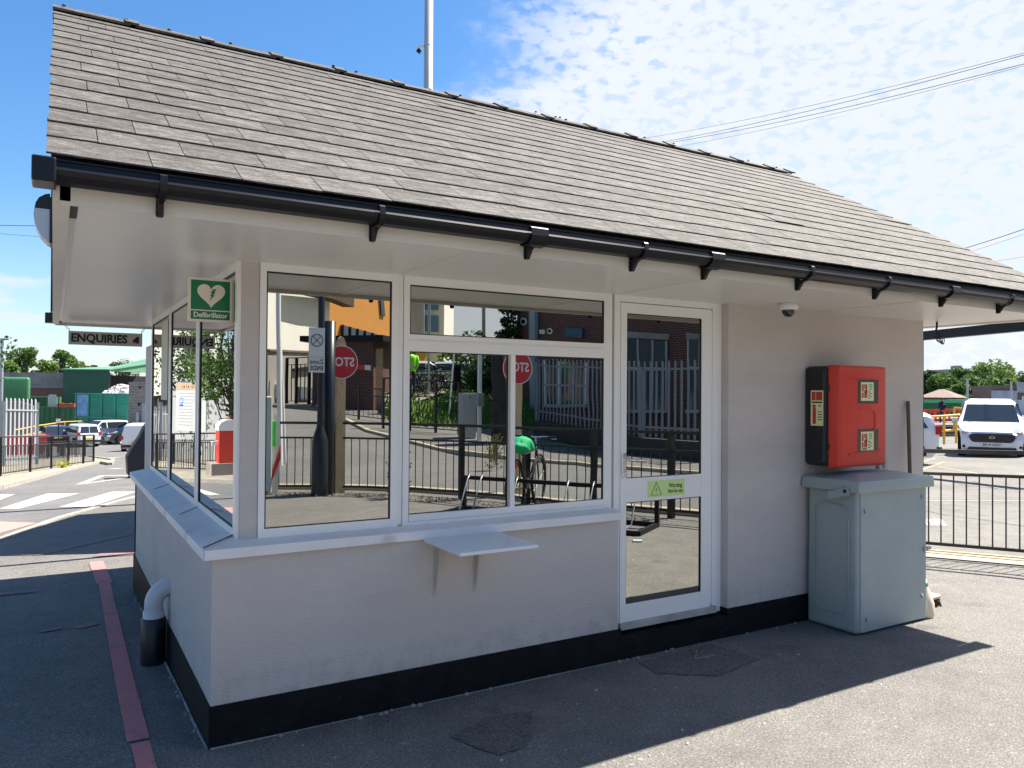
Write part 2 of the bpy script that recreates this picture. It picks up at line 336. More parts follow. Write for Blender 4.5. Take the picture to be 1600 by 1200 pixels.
# ------------------------------------------------------------------ mesh helpers
C = sc.collection
class MB:
    def __init__(s): s.v = []; s.f = []; s.sm = []
    def add(s, vs, fs, smooth=False):
        o = len(s.v); s.v += [tuple(v) for v in vs]
        for f in fs: s.f.append(tuple(i+o for i in f)); s.sm.append(smooth)
        return s
    def box(s, x0, x1, y0, y1, z0, z1, bev=0.):
        if bev > 0:
            bm = bmesh.new(); bmesh.ops.create_cube(bm, size=1)
            for v in bm.verts: v.co = Vector(((x0+x1)/2+v.co.x*(x1-x0), (y0+y1)/2+v.co.y*(y1-y0), (z0+z1)/2+v.co.z*(z1-z0)))
            bmesh.ops.bevel(bm, geom=bm.edges[:], offset=bev, segments=2, profile=.5, affect='EDGES')
            s.bm(bm); return s
        vs = [(x, y, z) for x in (x0, x1) for y in (y0, y1) for z in (z0, z1)]
        return s.add(vs, [(0, 1, 3, 2), (4, 6, 7, 5), (0, 4, 5, 1), (2, 3, 7, 6), (0, 2, 6, 4), (1, 5, 7, 3)])
    def bm(s, bm, smooth=False):
        bm.verts.ensure_lookup_table(); bm.verts.index_update()
        s.add([v.co[:] for v in bm.verts], [[v.index for v in f.verts] for f in bm.faces], smooth); bm.free()
    def quad(s, *p): return s.add(p, [tuple(range(len(p)))])
    def bar(s, a, b, wx, wy=None, upv=(0, 0, 1)):
        a = Vector(a); b = Vector(b); d = (b-a).normalized(); u = Vector(upv)
        if abs(d.dot(u)) > .97: u = Vector((0, 1, 0))
        x = d.cross(u).normalized(); y = x.cross(d).normalized(); wy = wy or wx
        vs = [p+x*sx_*wx/2+y*sy*wy/2 for p in (a, b) for sx_, sy in ((-1, -1), (1, -1), (1, 1), (-1, 1))]
        return s.add(vs, [(0, 3, 2, 1), (4, 5, 6, 7), (0, 1, 5, 4), (1, 2, 6, 5), (2, 3, 7, 6), (3, 0, 4, 7)])
    def tube(s, pts, r, n=8, caps=True, smooth=True):
        pts = [Vector(p) for p in pts]; rs = r if isinstance(r, (list, tuple)) else [r]*len(pts)
        rings = []; ref = None
        for i, p in enumerate(pts):
            d = (pts[min(i+1, len(pts)-1)]-pts[max(i-1, 0)])
            d = d.normalized() if d.length > 1e-9 else Vector((0, 0, 1))
            if ref is None: ref = Vector((0, 0, 1)) if abs(d.z) < .9 else Vector((0, 1, 0))
            x = d.cross(ref).normalized(); y = x.cross(d).normalized(); ref = y
            rings.append([p+(x*cos(2*pi*k/n)+y*sin(2*pi*k/n))*rs[i] for k in range(n)])
        vs = [v for rg in rings for v in rg]; fs = []
        for i in range(len(pts)-1):
            for k in range(n): fs.append((i*n+k, i*n+(k+1) % n, (i+1)*n+(k+1) % n, (i+1)*n+k))
        s.add(vs, fs, smooth)
        if caps: s.add(rings[0], [tuple(range(n))[::-1]]); s.add(rings[-1], [tuple(range(n))])
        return s
    def lathe(s, c, prof, n=16, axis='z', smooth=True):
        c = Vector(c); vs = []; fs = []
        for (r, z) in prof:
            for k in range(n):
                a = 2*pi*k/n; q = (r*cos(a), r*sin(a), z)
                q = {'z': q, 'y': (q[0], q[2], q[1]), 'x': (q[2], q[0], q[1])}[axis]
                vs.append(c+Vector(q))
        for i in range(len(prof)-1):
            for k in range(n): fs.append((i*n+k, i*n+(k+1) % n, (i+1)*n+(k+1) % n, (i+1)*n+k))
        return s.add(vs, fs, smooth)
    def prism(s, poly, a, b, axis='y'):
        n = len(poly)
        def q(p, t): return {'y': (p[0], t, p[1]), 'x': (t, p[0], p[1]), 'z': (p[0], p[1], t)}[axis]
        vs = [q(p, a) for p in poly]+[q(p, b) for p in poly]
        return s.add(vs, [tuple(range(n))[::-1], tuple(range(n, 2*n))]+[(i, (i+1) % n, n+(i+1) % n, n+i) for i in range(n)])
    def build(s, name, m, parent=None, loc=None, rz=None, normals=True):
        me = bpy.data.meshes.new(name); me.from_pydata(s.v, [], s.f); me.polygons.foreach_set('use_smooth', s.sm)
        if normals:
            bm = bmesh.new(); bm.from_mesh(me); bmesh.ops.recalc_face_normals(bm, faces=bm.faces[:]); bm.to_mesh(me); bm.free()
        me.update(); me.materials.append(m)
        o = bpy.data.objects.new(name, me); C.objects.link(o)
        if parent is not None: o.parent = parent
        if loc is not None: o.location = loc
        if rz is not None: o.rotation_euler.z = rz
        return o
def tag(o, label=None, cat=None, group=None, kind=None):
    if label: o['label'] = label
    if cat: o['category'] = cat
    if group: o['group'] = group
    if kind: o['kind'] = kind
    return o
def empty(name, label, cat, loc=(0, 0, 0), rz=0, group=None):
    o = bpy.data.objects.new(name, None); C.objects.link(o); o.empty_display_size = .2
    o.location = loc; o.rotation_euler.z = rz
    return tag(o, label, cat, group)
def struct(name, mb, m, **k): return tag(mb.build(name, m, **k), kind='structure')
def copy_tree(o, parent=None):
    c = o.copy(); C.objects.link(c)
    if parent is not None: c.parent = parent
    for ch in [q for q in bpy.data.objects if q.parent == o]: copy_tree(ch, c)
    return c
def text_mb(body, size, depth=.002, bold=0., mirror_=False, align='CENTER', spacing=1.):
    cu_ = bpy.data.curves.new('t', 'FONT'); cu_.body = body; cu_.size = size; cu_.align_x = align; cu_.align_y = 'CENTER'
    cu_.extrude = depth/2; cu_.offset = bold; cu_.resolution_u = 3; cu_.space_character = spacing
    ob = bpy.data.objects.new('t', cu_); C.objects.link(ob)
    dg = bpy.context.evaluated_depsgraph_get(); me = ob.evaluated_get(dg).to_mesh()
    vs = [v.co.copy() for v in me.vertices]; fs = [tuple(p.vertices) for p in me.polygons]
    ob.evaluated_get(dg).to_mesh_clear(); bpy.data.objects.remove(ob); bpy.data.curves.remove(cu_)
    return vs, fs
def put_text(mb, body, size, origin, ux, uz, depth=.002, bold=0., align='CENTER', fitw=None, spacing=1.):
    vs, fs = text_mb(body, size, depth, bold, align=align, spacing=spacing)
    o = Vector(origin); ux = Vector(ux).normalized(); uz = Vector(uz).normalized(); n = ux.cross(uz)
    k = 1
    if fitw:
        xs = [v.x for v in vs]; wd = max(xs)-min(xs); k = fitw/wd
    mb.add([o+ux*v.x*k+uz*v.y+n*v.z for v in vs], fs)
def rect_on(mb, o, ux, uz, x0, x1, z0, z1, t=.003):
    o = Vector(o); ux = Vector(ux).normalized(); uz = Vector(uz).normalized(); n = ux.cross(uz)
    vs = [o+ux*x+uz*z+n*d for d in (0, t) for x, z in ((x0, z0), (x1, z0), (x1, z1), (x0, z1))]
    mb.add(vs, [(3, 2, 1, 0), (4, 5, 6, 7), (0, 1, 5, 4), (1, 2, 6, 5), (2, 3, 7, 6), (3, 0, 4, 7)])
def poly_on(mb, o, ux, uz, pts, t=.003):
    o = Vector(o); ux = Vector(ux).normalized(); uz = Vector(uz).normalized(); n = ux.cross(uz); k = len(pts)
    vs = [o+ux*x+uz*z+n*d for d in (0, t) for x, z in pts]
    mb.add(vs, [tuple(range(k))[::-1], tuple(range(k, 2*k))]+[(i, (i+1) % k, k+(i+1) % k, k+i) for i in range(k)])
def disc_pts(r, n=24, cx=0, cz=0): return [(cx+r*cos(2*pi*i/n), cz+r*sin(2*pi*i/n)) for i in range(n)]
def ring_on(mb, o, ux, uz, r0_, r1_, n=24, t=.003, cx=0, cz=0):
    for i in range(n):
        a, b = 2*pi*i/n, 2*pi*(i+1)/n
        poly_on(mb, o, ux, uz, [(cx+r*cos(q), cz+r*sin(q)) for r, q in ((r0_, a), (r1_, a), (r1_, b), (r0_, b))], t)

# ================================================================== SETTING: ground, roads
gx = [-600, -200, -80, -40, -20, -10, -5, 0, 5, 10, 15, 20, 30, 40, 60, 90, 140, 260, 600]
gy = [-600, -200, -90, -50, -35, -26, -23, -20, -17, -14, -10, -5, 0, 7, 14, 25, 40, 55, 80, 140, 260, 600]
g = MB(); nx = len(gx)
g.add([(x, y, hgt(x, y)) for y in gy for x in gx],
      [(j*nx+i, j*nx+i+1, (j+1)*nx+i+1, (j+1)*nx+i) for j in range(len(gy)-1) for i in range(nx-1)])
struct('ground', g, M_ASPH, normals=False)
def clip_y(poly, y0, keep_gt):
    out = []
    for i in range(len(poly)):
        a, b = poly[i], poly[(i+1) % len(poly)]
        ia = (a[1] > y0) == keep_gt or a[1] == y0; ib = (b[1] > y0) == keep_gt or b[1] == y0
        if ia: out.append(a)
        if ia != ib:
            t = (y0-a[1])/(b[1]-a[1]); out.append((a[0]+t*(b[0]-a[0]), y0))
    return out
def sheet(mb, poly, dz=.004):
    cuts = [-26, -14, 0, 14, 55]; parts = [[tuple(p[:2]) for p in poly]]
    for c in cuts:
        nxt = []
        for p in parts:
            for kgt in (True, False):
                q = clip_y(p, c, kgt)
                if len(q) >= 3 and max(v[1] for v in q)-min(v[1] for v in q) > 1e-4: nxt.append(q)
        parts = nxt
    for p in parts:
        me = [(x, y, hgt(x, y)+dz) for x, y in p]
        a = sum(p[i][0]*p[(i+1) % len(p)][1]-p[(i+1) % len(p)][0]*p[i][1] for i in range(len(p)))
        if a < 0: me = me[::-1]
        mb.add(me, [tuple(range(len(me)))])
    return mb
def strip(mb, pts, wd, dz=.008):
    pts = [Vector((p[0], p[1])) for p in pts]; Ls = []; Rs = []
    for i, p in enumerate(pts):
        d = (pts[min(i+1, len(pts)-1)]-pts[max(i-1, 0)]).normalized(); n = Vector((-d.y, d.x))
        Ls.append(p+n*wd/2); Rs.append(p-n*wd/2)
    for i in range(len(pts)-1): sheet(mb, [Ls[i], Ls[i+1], Rs[i+1], Rs[i]], dz)
    return mb
def P2(*q): return [gp(x, y) for x, y in q]
# left road, beyond the dropped kerb
kerbL = [Vector((-3.2, 3.6)), Vector((-2.2, 5.6)), gp(0, 843).xy, gp(90, 810).xy, gp(175, 786).xy, gp(212, 776).xy, Vector((3.0, 17.0)), Vector((6.0, 22.0))]
farL = [gp(0, 765).xy, gp(50, 752).xy, gp(100, 737).xy, gp(140, 727).xy, gp(158, 724).xy, gp(172, 727).xy]
road = MB()
sheet(road, [(p.x, p.y) for p in kerbL]+[(16, 30), (10, 60), (-3, 66), (-1.4, 45)]+[(farL[5].x, farL[5].y+3)]+[(p.x, p.y) for p in farL[::-1]]+[(-3.5, 14), (-7, 9), (-12, 6), (-12, 0)], .004)
struct('road', road, M_ROAD, normals=False)
yard = MB(); sheet(yard, [(-14, 60), (-3, 38), (1.2, 36), (14, 38), (30, 60), (30, 130), (-14, 130)], .008)
struct('yard', yard, M_ROAD, normals=False)
kb = MB()
for i in range(1, 5): 
    a, b = kerbL[i], kerbL[i+1]; za, zb = hgt(*a), hgt(*b)
    kb.bar((a.x, a.y, za-.03), (b.x, b.y, zb-.03), .11, .09)
struct('kerb', kb, M_KERB)
kb2 = MB()
lf = [(-7, 8.8)]+[(-3.4, 12.6)]+[(p.x, p.y) for p in farL]+[(1.6, 33), (1.0, 40)]
for (ax, ay), (bx_, by_) in zip(lf, lf[1:]):
    kb2.bar((ax, ay, hgt(ax, ay)), (bx_, by_, hgt(bx_, by_)), .13, .2)
struct('far_kerb', kb2, M_KERB)
verge = MB(); sheet(verge, lf+[(-1.5, 38), (-6, 30), (-9, 14)], .05)
struct('pavement', verge, mat('sandy_pavement', (.28, .25, .19), .9, var=.25, scale=3, bump=.3), normals=False)
# markings, left
zb = MB()
sheet(zb, P2((92, 793), (139, 793.5), (213, 769), (175, 769)), .009)
sheet(zb, P2((-2, 796), (30, 795.5), (124, 771.5), (75, 771.5)), .009)
sheet(zb, P2((-60, 797), (-38, 796), (24, 773), (-10, 773)), .009)
tag(zb.build('zebra_crossing', P_WHITE, normals=False), kind='structure')
tr = MB()
A_, B_, C_ = gp(124, 757.5).xy, gp(160, 743.5).xy, gp(222, 743.8).xy
strip(tr, [A_, B_], .16, .009); strip(tr, [B_, C_], .2, .010); strip(tr, [C_, A_], .16, .011)
strip(tr, [gp(172, 732.5).xy, gp(190, 732.5).xy], .35, .010)
strip(tr, [gp(148, 717).xy, gp(185, 715).xy], .4, .010)
tag(tr.build('give_way_marking', P_WHITE, normals=False), kind='structure')
cr = MB(); strip(cr, [gp(-20, 774).xy, gp(60, 771).xy, gp(130, 768).xy, gp(214, 764.5).xy], .035, .0075)
tag(cr.build('road_joint', M_PATCH, normals=False), kind='structure')
rl_ = MB()
strip(rl_, [gp(150, 878).xy, gp(163, 912).xy], .13, .006)
strip(rl_, [gp(163, 912).xy, gp(178, 985).xy, gp(197, 1075).xy, gp(216, 1158).xy], .095, .006)
strip(rl_, [gp(219, 1162).xy, gp(232, 1215).xy, Vector((-.27, -.7)), Vector((-.28, -1.6))], .078, .006)
struct('red_line', rl_, P_RED, normals=False)
rf_ = MB(); strip(rf_, [gp(-30, 868).xy, gp(60, 868).xy, gp(210, 834).xy], .07, .006)
strip(rf_, [gp(150, 868).xy, gp(211, 866).xy], .20, .0065)
strip(rf_, [gp(-10, 930).xy, gp(55, 924).xy], .12, .006); strip(rf_, [gp(62, 988).xy, gp(96, 982).xy], .07, .006)
strip(rf_, [gp(118, 982).xy, gp(150, 975).xy], .10, .006)
struct('faded_red_marks', rf_, P_REDF, normals=False)
tp = MB(); sheet(tp, [kerbL[2]+Vector((-.5, .1)), gp(0, 834).xy, gp(58, 818).xy, gp(0, 816).xy, (-2.6, 9.2), (-3.2, 7)], .010)
struct('tactile_paving', tp, P_PINK, normals=False)
# patches in the near pavement
pt = MB()
def ragged(poly, n=9, j=.012):
    out = []
    for i, a in enumerate(poly):
        b_ = poly[(i+1) % len(poly)]
        for k in range(n):
            f_ = k/n; out.append((a[0]*(1-f_)+b_[0]*f_+random.uniform(-j, j), a[1]*(1-f_)+b_[1]*f_+random.uniform(-j, j)))
    return out
def fan(mb, poly, dz):
    cx_ = sum(p[0] for p in poly)/len(poly); cy_ = sum(p[1] for p in poly)/len(poly); k = len(poly)
    mb.add([(cx_, cy_, dz)]+[(x, y, dz) for x, y in poly], [(0, 1+i, 1+(i+1) % k) for i in range(k)])
fan(pt, ragged([(1.00, -.43), (1.26, -.33), (1.50, -.37), (1.26, -.70), (1.10, -.72)]), .004)
fan(pt, ragged([(2.42, -.10), (3.05, -.06), (3.12, -.40), (2.70, -.50), (2.40, -.30)]), .004)
fan(pt, ragged([(3.3, -1.9), (3.9, -1.75), (4.1, -2.2), (3.5, -2.3)], 8, .03), .004)
struct('asphalt_patches', pt, M_PATCH, normals=False)
# right: kerb, car park
rd = Vector((.41, -.91)).normalized(); rn = Vector((.91, .41)).normalized()
K0 = Vector((7.06, .92))
def RR(s, t): p = K0+rd*s+rn*t; return (p.x, p.y)
kr = MB(); strip(kr, [RR(-9, .09), RR(7, .09)], .22, .012); struct('car_park_kerb', kr, M_KERB, normals=False)
cp = MB(); sheet(cp, [RR(-9, .22), RR(9, .22), (40, -30), (90, -10), (80, 40), (46, 40), (20, 40), (8, 14)], .004)
struct('car_park', cp, M_ROADL, normals=False)
cy = MB(); strip(cy, [RR(-9, .30), RR(7, .30)], .075, .009); strip(cy, [RR(-9, .46), RR(7, .46)], .075, .009)
strip(cy, P2((1440, 735), (1475, 722)), .09, .009); strip(cy, P2((1466, 730), (1572, 748)), .09, .009); strip(cy, P2((1440, 722), (1462, 716)), .09, .009)
strip(cy, P2((1586, 740), (1640, 748)), .12, .009)
struct('yellow_lines', cy, P_YEL, normals=False)
cw = MB(); strip(cw, P2((1430, 783.5), (1640, 783.5)), .05, .009)
for k in range(5): strip(cw, P2((1437+k*7, 812), (1443+k*7.4, 822)), .10, .009)
struct('white_lines', cw, P_WHITE, normals=False)
ck = MB()
strip(ck, P2((1430, 795), (1480, 806), (1530, 812), (1620, 826)), .02, .0075); strip(ck, P2((1462, 748), (1510, 759), (1560, 764)), .025, .0075)
strip(ck, P2((1520, 752), (1558, 765), (1640, 767)), .03, .0076)
struct('cracks', ck, M_PATCH, normals=False)

# ================================================================== KIOSK
kiosk = empty('enquiry_kiosk', 'small lilac grey kiosk with slate roof, black plinth and mirrored windows', 'kiosk')
EX, DY = 5.50, 3.80
b = MB()
b.box(0, 2.34, 0, .12, .19, .86); b.box(0, .12, .12, DY, .19, .86)                # dwarf walls
b.box(3.27, EX, 0, .12, .19, 2.24); b.box(EX-.12, EX, .12, DY, .19, 2.24)          # right walls
b.box(.175, EX-.12, DY-.12, DY, -.1, 2.24); b.box(0, .175, DY-.12, DY, -.1, .86)
b.box(.13, .21, .06, .16, .86, 2.24)                                             # corner post
b.box(.175, .55, DY, DY+1.1, -.16, 2.06)                                               # rear stub wall
b.build('wall', M_WALL, kiosk)
b = MB()
b.box(-.008, 2.36, -.008, .11, -.25, .19); b.box(2.36, 3.262, -.006, .10, -.25, .145); b.box(3.262, EX+.008, -.008, .11, -.25, .19)
b.box(-.008, .11, .11, DY+.008, -.25, .19); b.box(EX-.11, EX+.008, .11, DY+.008, -.3, .19); b.box(.11, EX-.11, DY-.11, DY+.008, -.3, -.1)
b.build('plinth', M_PLINTH, kiosk)
b = MB()
for i in range(60):
    t = random.random()
    x = random.uniform(0, 5.4) if i < 34 else -.012-random.random()*.02
    y = -.012-random.random()*.02 if i < 34 else random.uniform(0, 3.7)
    r = random.uniform(.006, .02); l = random.uniform(.03, .12)
    z = hgt(x, y)
    if i < 34: b.lathe((x, y, z), [(r, 0), (r*.6, .008), (0, .012)], 6)
    else: b.lathe((x, y, z), [(r, 0), (r*.6, .008), (0, .012)], 6)
b.tube([(-.0, -.012, .002), (.4, -.014, .003), (.9, -.012, .002), (1.6, -.013, .003), (2.4, -.012, .002)], [.006, .003, .002, .004, .002], 5)
b.tube([(-.012, .0, .003), (-.016, .4, -.01), (-.014, .8, -.02), (-.02, 1.3, -.035), (-.014, 2.5, -.07)], [.006, .009, .005, .008, .003], 5)
b.build('mortar_bead', M_MORTAR, kiosk)['kind'] = 'stuff'
# sills
def sill(pts_o, pts_i, name='sill'):
    m = MB(); zt, zi = .905, .935
    o, i = pts_o, pts_i
    vs = [(o[0][0], o[0][1], .86), (o[1][0], o[1][1], .86), (i[1][0], i[1][1], .86), (i[0][0], i[0][1], .86),
          (o[0][0], o[0][1], zt), (o[1][0], o[1][1], zt), (i[1][0], i[1][1], zi), (i[0][0], i[0][1], zi)]
    m.add(vs, [(0, 1, 2, 3), (4, 7, 6, 5), (0, 4, 5, 1), (1, 5, 6, 2), (2, 6, 7, 3), (3, 7, 4, 0)])
    return m.build(name, M_SILL, kiosk)
sill([(-.04, -.04), (2.335, -.04)], [(.118, .118), (2.335, .118)])
sill([(-.043, DY+.02), (-.043, -.038)], [(.115, DY+.02), (.115, .12)])
b = MB(); b.bar((-.043, -.043, .92), (.116, .116, .940), .004, .006)

b.build('sill_joint', mat('dirty_joint', (.10, .10, .095), .8), kiosk)
for yy in (1.15, 2.45): b = MB(); b.bar((.0, yy-.1, .9165), (.115, yy, .940), .008, .003); b.build('sill_joint', mat('grey_smear', (.38, .40, .41), .6), kiosk)
# window frames ------------------------------------------------------------
def frame_front(x0, x1, z0, z1, fr=(.04, .04, .04, .04), y0=.052, y1=.13, parent=None, name='window_frame'):
    l, r, bt, tp_ = fr; m = MB()
    m.box(x0, x0+l, y0, y1, z0, z1); m.box(x1-r, x1, y0, y1, z0, z1)
    m.box(x0+l, x1-r, y0+.0015, y1, z0, z0+bt); m.box(x0+l, x1-r, y0+.0015, y1, z1-tp_, z1)
    return m.build(name, M_UPVC, parent or kiosk)
def seal_front(x0, x1, z0, z1, y=.0535, wd=.006, parent=None):
    m = MB(); m.box(x0, x0+wd, y, y+.025, z0, z1); m.box(x1-wd, x1, y, y+.025, z0, z1)
    m.box(x0+wd, x1-wd, y, y+.025, z0, z0+wd*.7); m.box(x0+wd, x1-wd, y, y+.025, z1-wd*1.2, z1)
    return m.build('glazing_seal', M_SEAL, parent)
def pane_front(x0, x1, z0, z1, m_=M_GLASS, tilt=0., yaw=0., parent=None, y=.061):
    cx, cz = (x0+x1)/2, (z0+z1)/2; hx_, hz_ = (x1-x0)/2, (z1-z0)/2
    m = MB(); n = 1
    m.add([(-hx_, 0, -hz_), (hx_, 0, -hz_), (hx_, 0, hz_), (-hx_, 0, hz_), (-hx_, .006, -hz_), (hx_, .006, -hz_), (hx_, .006, hz_), (-hx_, .006, hz_)],
          [(0, 1, 2, 3), (7, 6, 5, 4), (0, 4, 5, 1), (1, 5, 6, 2), (2, 6, 7, 3), (3, 7, 4, 0)])
    o = m.build('glass_pane', m_, parent); o.location = (cx, y, cz); o.rotation_euler = (radians(tilt), 0, radians(yaw)); return o
Wd = frame_front(.212, .922, .92, 2.235, (.030, .042, .045, .038))
seal_front(.242, .880, .965, 2.197, parent=Wd); pane_front(.244, .878, .967, 2.195, parent=Wd)
b = MB(); b.box(.925, .945, .058, .12, .93, 2.235); b.build('frame_coupler', M_UPVC, kiosk)
W2 = frame_front(.948, 2.325, .92, 2.235, (.034, .062, .020, .045))
b = MB(); b.box(.982, 2.263, .0535, .13, 1.838, 1.928); b.box(.982, 2.263, .046, .0535, 1.872, 1.895); b.build('transom', M_UPVC, W2)
seal_front(.984, 2.262, 1.930, 2.188, parent=W2, wd=.004); pane_front(.984, 2.262, 1.930, 2.188, parent=W2)
b = MB(); b.box(.984, 2.262, .050, .10, .942, .978)
b.box(1.600, 1.630, .048, .095, .978, 1.838); b.build('sash_frame', M_UPVC, W2)
b = MB(); b.box(1.588, 1.600, .060, .095, .978, 1.838); b.build('sliding_seal', M_ALU, W2)
pane_front(.984, 1.588, .978, 1.838, parent=W2, y=.066); pane_front(1.630, 2.262, .978, 1.838, parent=W2, m_=M_GLASSW, y=.061)
seal_front(.984, 1.588, .978, 1.838, parent=W2, wd=.004, y=.058); seal_front(1.630, 2.262, .978, 1.838, parent=W2, wd=.004)
# door
b = MB(); b.box(2.345, 2.392, .055, .14, .20, 2.235); b.box(3.185, 3.268, .060, .14, .16, 2.235); b.box(2.392, 3.185, .0565, .14, 2.195, 2.235)
dfm = b.build('door_frame', M_UPVC, kiosk)
b = MB(); b.box(3.162, 3.186, .066, .12, .22, 2.18); b.build('frame_rebate', M_UPVC, dfm)
door = bpy.data.objects.new('door', None)
b = MB(); b.box(2.394, 2.440, .050, .115, .205, 2.19); b.box(3.075, 3.160, .050, .115, .205, 2.19)
b.box(2.44, 3.075, .0515, .115, 2.125, 2.19); b.box(2.44, 3.075, .0515, .115, .945, 1.095); b.box(2.44, 3.075, .0515, .115, .205, .315)
door = b.build('door', M_UPVC, kiosk)
b = MB(); b.box(2.385, 3.20, .030, .12, .165, .205); b.build('threshold', mat('grimy_threshold', (.42, .40, .37), .7, var=.2, scale=9), kiosk)
pane_front(2.443, 3.072, 1.098, 2.122, parent=door, tilt=0); pane_front(2.443, 3.072, .318, .942, parent=door, tilt=.0)
seal_front(2.440, 3.075, 1.095, 2.125, parent=door, wd=.0045); seal_front(2.440, 3.075, .315, .945, parent=door, wd=.0045)
b = MB(); b.box(2.400, 2.432, .040, .050, 1.105, 1.26, .004); b.tube([(2.416, .040, 1.215), (2.416, -.01, 1.215), (2.43, -.018, 1.215), (2.53, -.018, 1.208)], .008, 8)
b.lathe((2.416, .040, 1.145), [(.008, 0), (.008, -.006), (0, -.006)], 10, 'y')
b.build('door_handle', M_CHROME, door)
st = MB(); rect_on(st, (2.77, .0495, 1.018), (1, 0, 0), (0, 0, 1), -.155, .155, -.052, .052, .0015)
stk = st.build('warning_sticker', M_STICK, door)
t_ = MB(); F_ = (2.77, .0475, 1.018)
for a, c in (((-.13, -.04), (-.045, -.04)), ((-.045, -.04), (-.088, .042)), ((-.088, .042), (-.13, -.04))):
    p = Vector(F_)+Vector((a[0], 0, a[1])); q = Vector(F_)+Vector((c[0], 0, c[1])); t_.bar(p, q, .004, .002)
put_text(t_, 'Warning', .042, (2.845, .0475, 1.032), (1, 0, 0), (0, 0, 1), fitw=.115, bold=.0004)
put_text(t_, 'Mind the step', .034, (2.845, .0475, .996), (1, 0, 0), (0, 0, 1), fitw=.125)
put_text(t_, '!', .05, (2.682, .0475, 1.004), (1, 0, 0), (0, 0, 1))
t_.build('lettering', mat('sticker_ink', (.05, .09, .02), .6), stk)
# left side windows (plane x=.12)
def side_win(y0, y1, m_=M_GLASSL):
    m = MB(); x0, x1 = .110, .165
    m.box(x0, x1, y0, y0+.045, .92, 2.235); m.box(x0, x1, y1-.045, y1, .92, 2.235)
    m.box(x0+.0015, x1, y0+.045, y1-.045, .92, .968); m.box(x0+.0015, x1, y0+.045, y1-.045, 2.195, 2.235)
    w_ = m.build('side_window', M_UPVC, kiosk)
    m = MB(); yy0, yy1 = y0+.045, y1-.045
    m.box(.1125, .12, yy0, yy0+.007, .968, 2.195); m.box(.1125, .12, yy1-.02, yy1, .968, 2.195); m.box(.1125, .12, yy0+.007, yy1-.02, .968, .974); m.box(.1125, .12, yy0+.007, yy1-.02, 2.185, 2.195)
    m.build('glazing_seal', M_SEAL, w_)
    m = MB(); m.box(.118, .124, yy0+.007, yy1-.02, .974, 2.185); m.build('glass_pane', m_, w_); return w_
side_win(.075, 1.20); side_win(1.235, 2.48); sw3 = side_win(2.52, 3.72)
for q_ in ((.112, .165, 1.2, 1.235, .92, 2.235), (.112, .165, 2.48, 2.52, .92, 2.235), (.108, .17, 3.72, DY-.12, .92, 2.24)): b = MB(); b.box(*q_); b.build('frame_coupler', M_UPVC, kiosk)
b = MB(); b.box(.112, .1175, 2.62, 3.02, 1.55, 2.16); nt_ = b.build('window_notice', mat('notice_cream', (.62, .60, .45), .6), sw3)
b = MB(); b.box(.108, .113, 2.57, 2.60, 1.45, 2.16); b.build('notice_edge', M_BLACK, nt_)
# dark interior
b = MB(); b.box(.2, EX-.14, .15, DY-.14, .2, 2.2); b.build('interior', M_DARK, kiosk)
# soffit and fascia
ZS = 2.235; FX0, FX1, FY0, FY1 = -.62, 6.02, -.86, 4.46
b = MB(); b.box(FX0+.05, FX1, FY0, FY1, ZS, ZS+.02); b.build('soffit', M_SOFF, kiosk)
b = MB(); b.box(-.592, -.566, FY0+.012, FY0+.30, ZS-.003, ZS+.02); b.box(-.585, -.572, FY0+.30, FY1-.06, ZS-.0005, ZS+.02)
b.build('soffit_gap', M_BLACK, kiosk)
b = MB(); b.box(-.596, -.570, FY0+.301, FY1-.30, ZS-.004, ZS+.005)
b.build('soffit_batten', M_ALU, kiosk)
for ya_, yb_ in ((FY0-.02, FY0), (FY1, FY1+.02)): b = MB(); b.box(FX0, FX1+.02, ya_, yb_, ZS-.022, ZS+.12); b.build('fascia', M_FASC, kiosk)
# joints in the soffit boards (cover strips)
for x in (.93, 2.36, 4.2): b = MB(); b.box(x-.022, x+.022, FY0, -.002, ZS-.004, ZS); b.build('soffit_trim', M_SOFF, kiosk)
# gables / bargeboards
PY, PZ, EY0, EZ = 1.80, 3.965, -.95, 2.345
SL = (PZ-EZ)/(PY-EY0); EY1 = 2*PY-EY0
for xa, xb in ((FX0-.02, FX0+.03), (FX1-.01, FX1+.04)):
    b = MB(); b.prism([(FY0-.02, ZS-.012), (FY1+.02, ZS-.012), (FY1+.02, ZS+.115), (PY, PZ-.07), (FY0-.02, ZS+.115)], xa, xb, 'x')
    b.build('gable_board', M_FASC, kiosk)
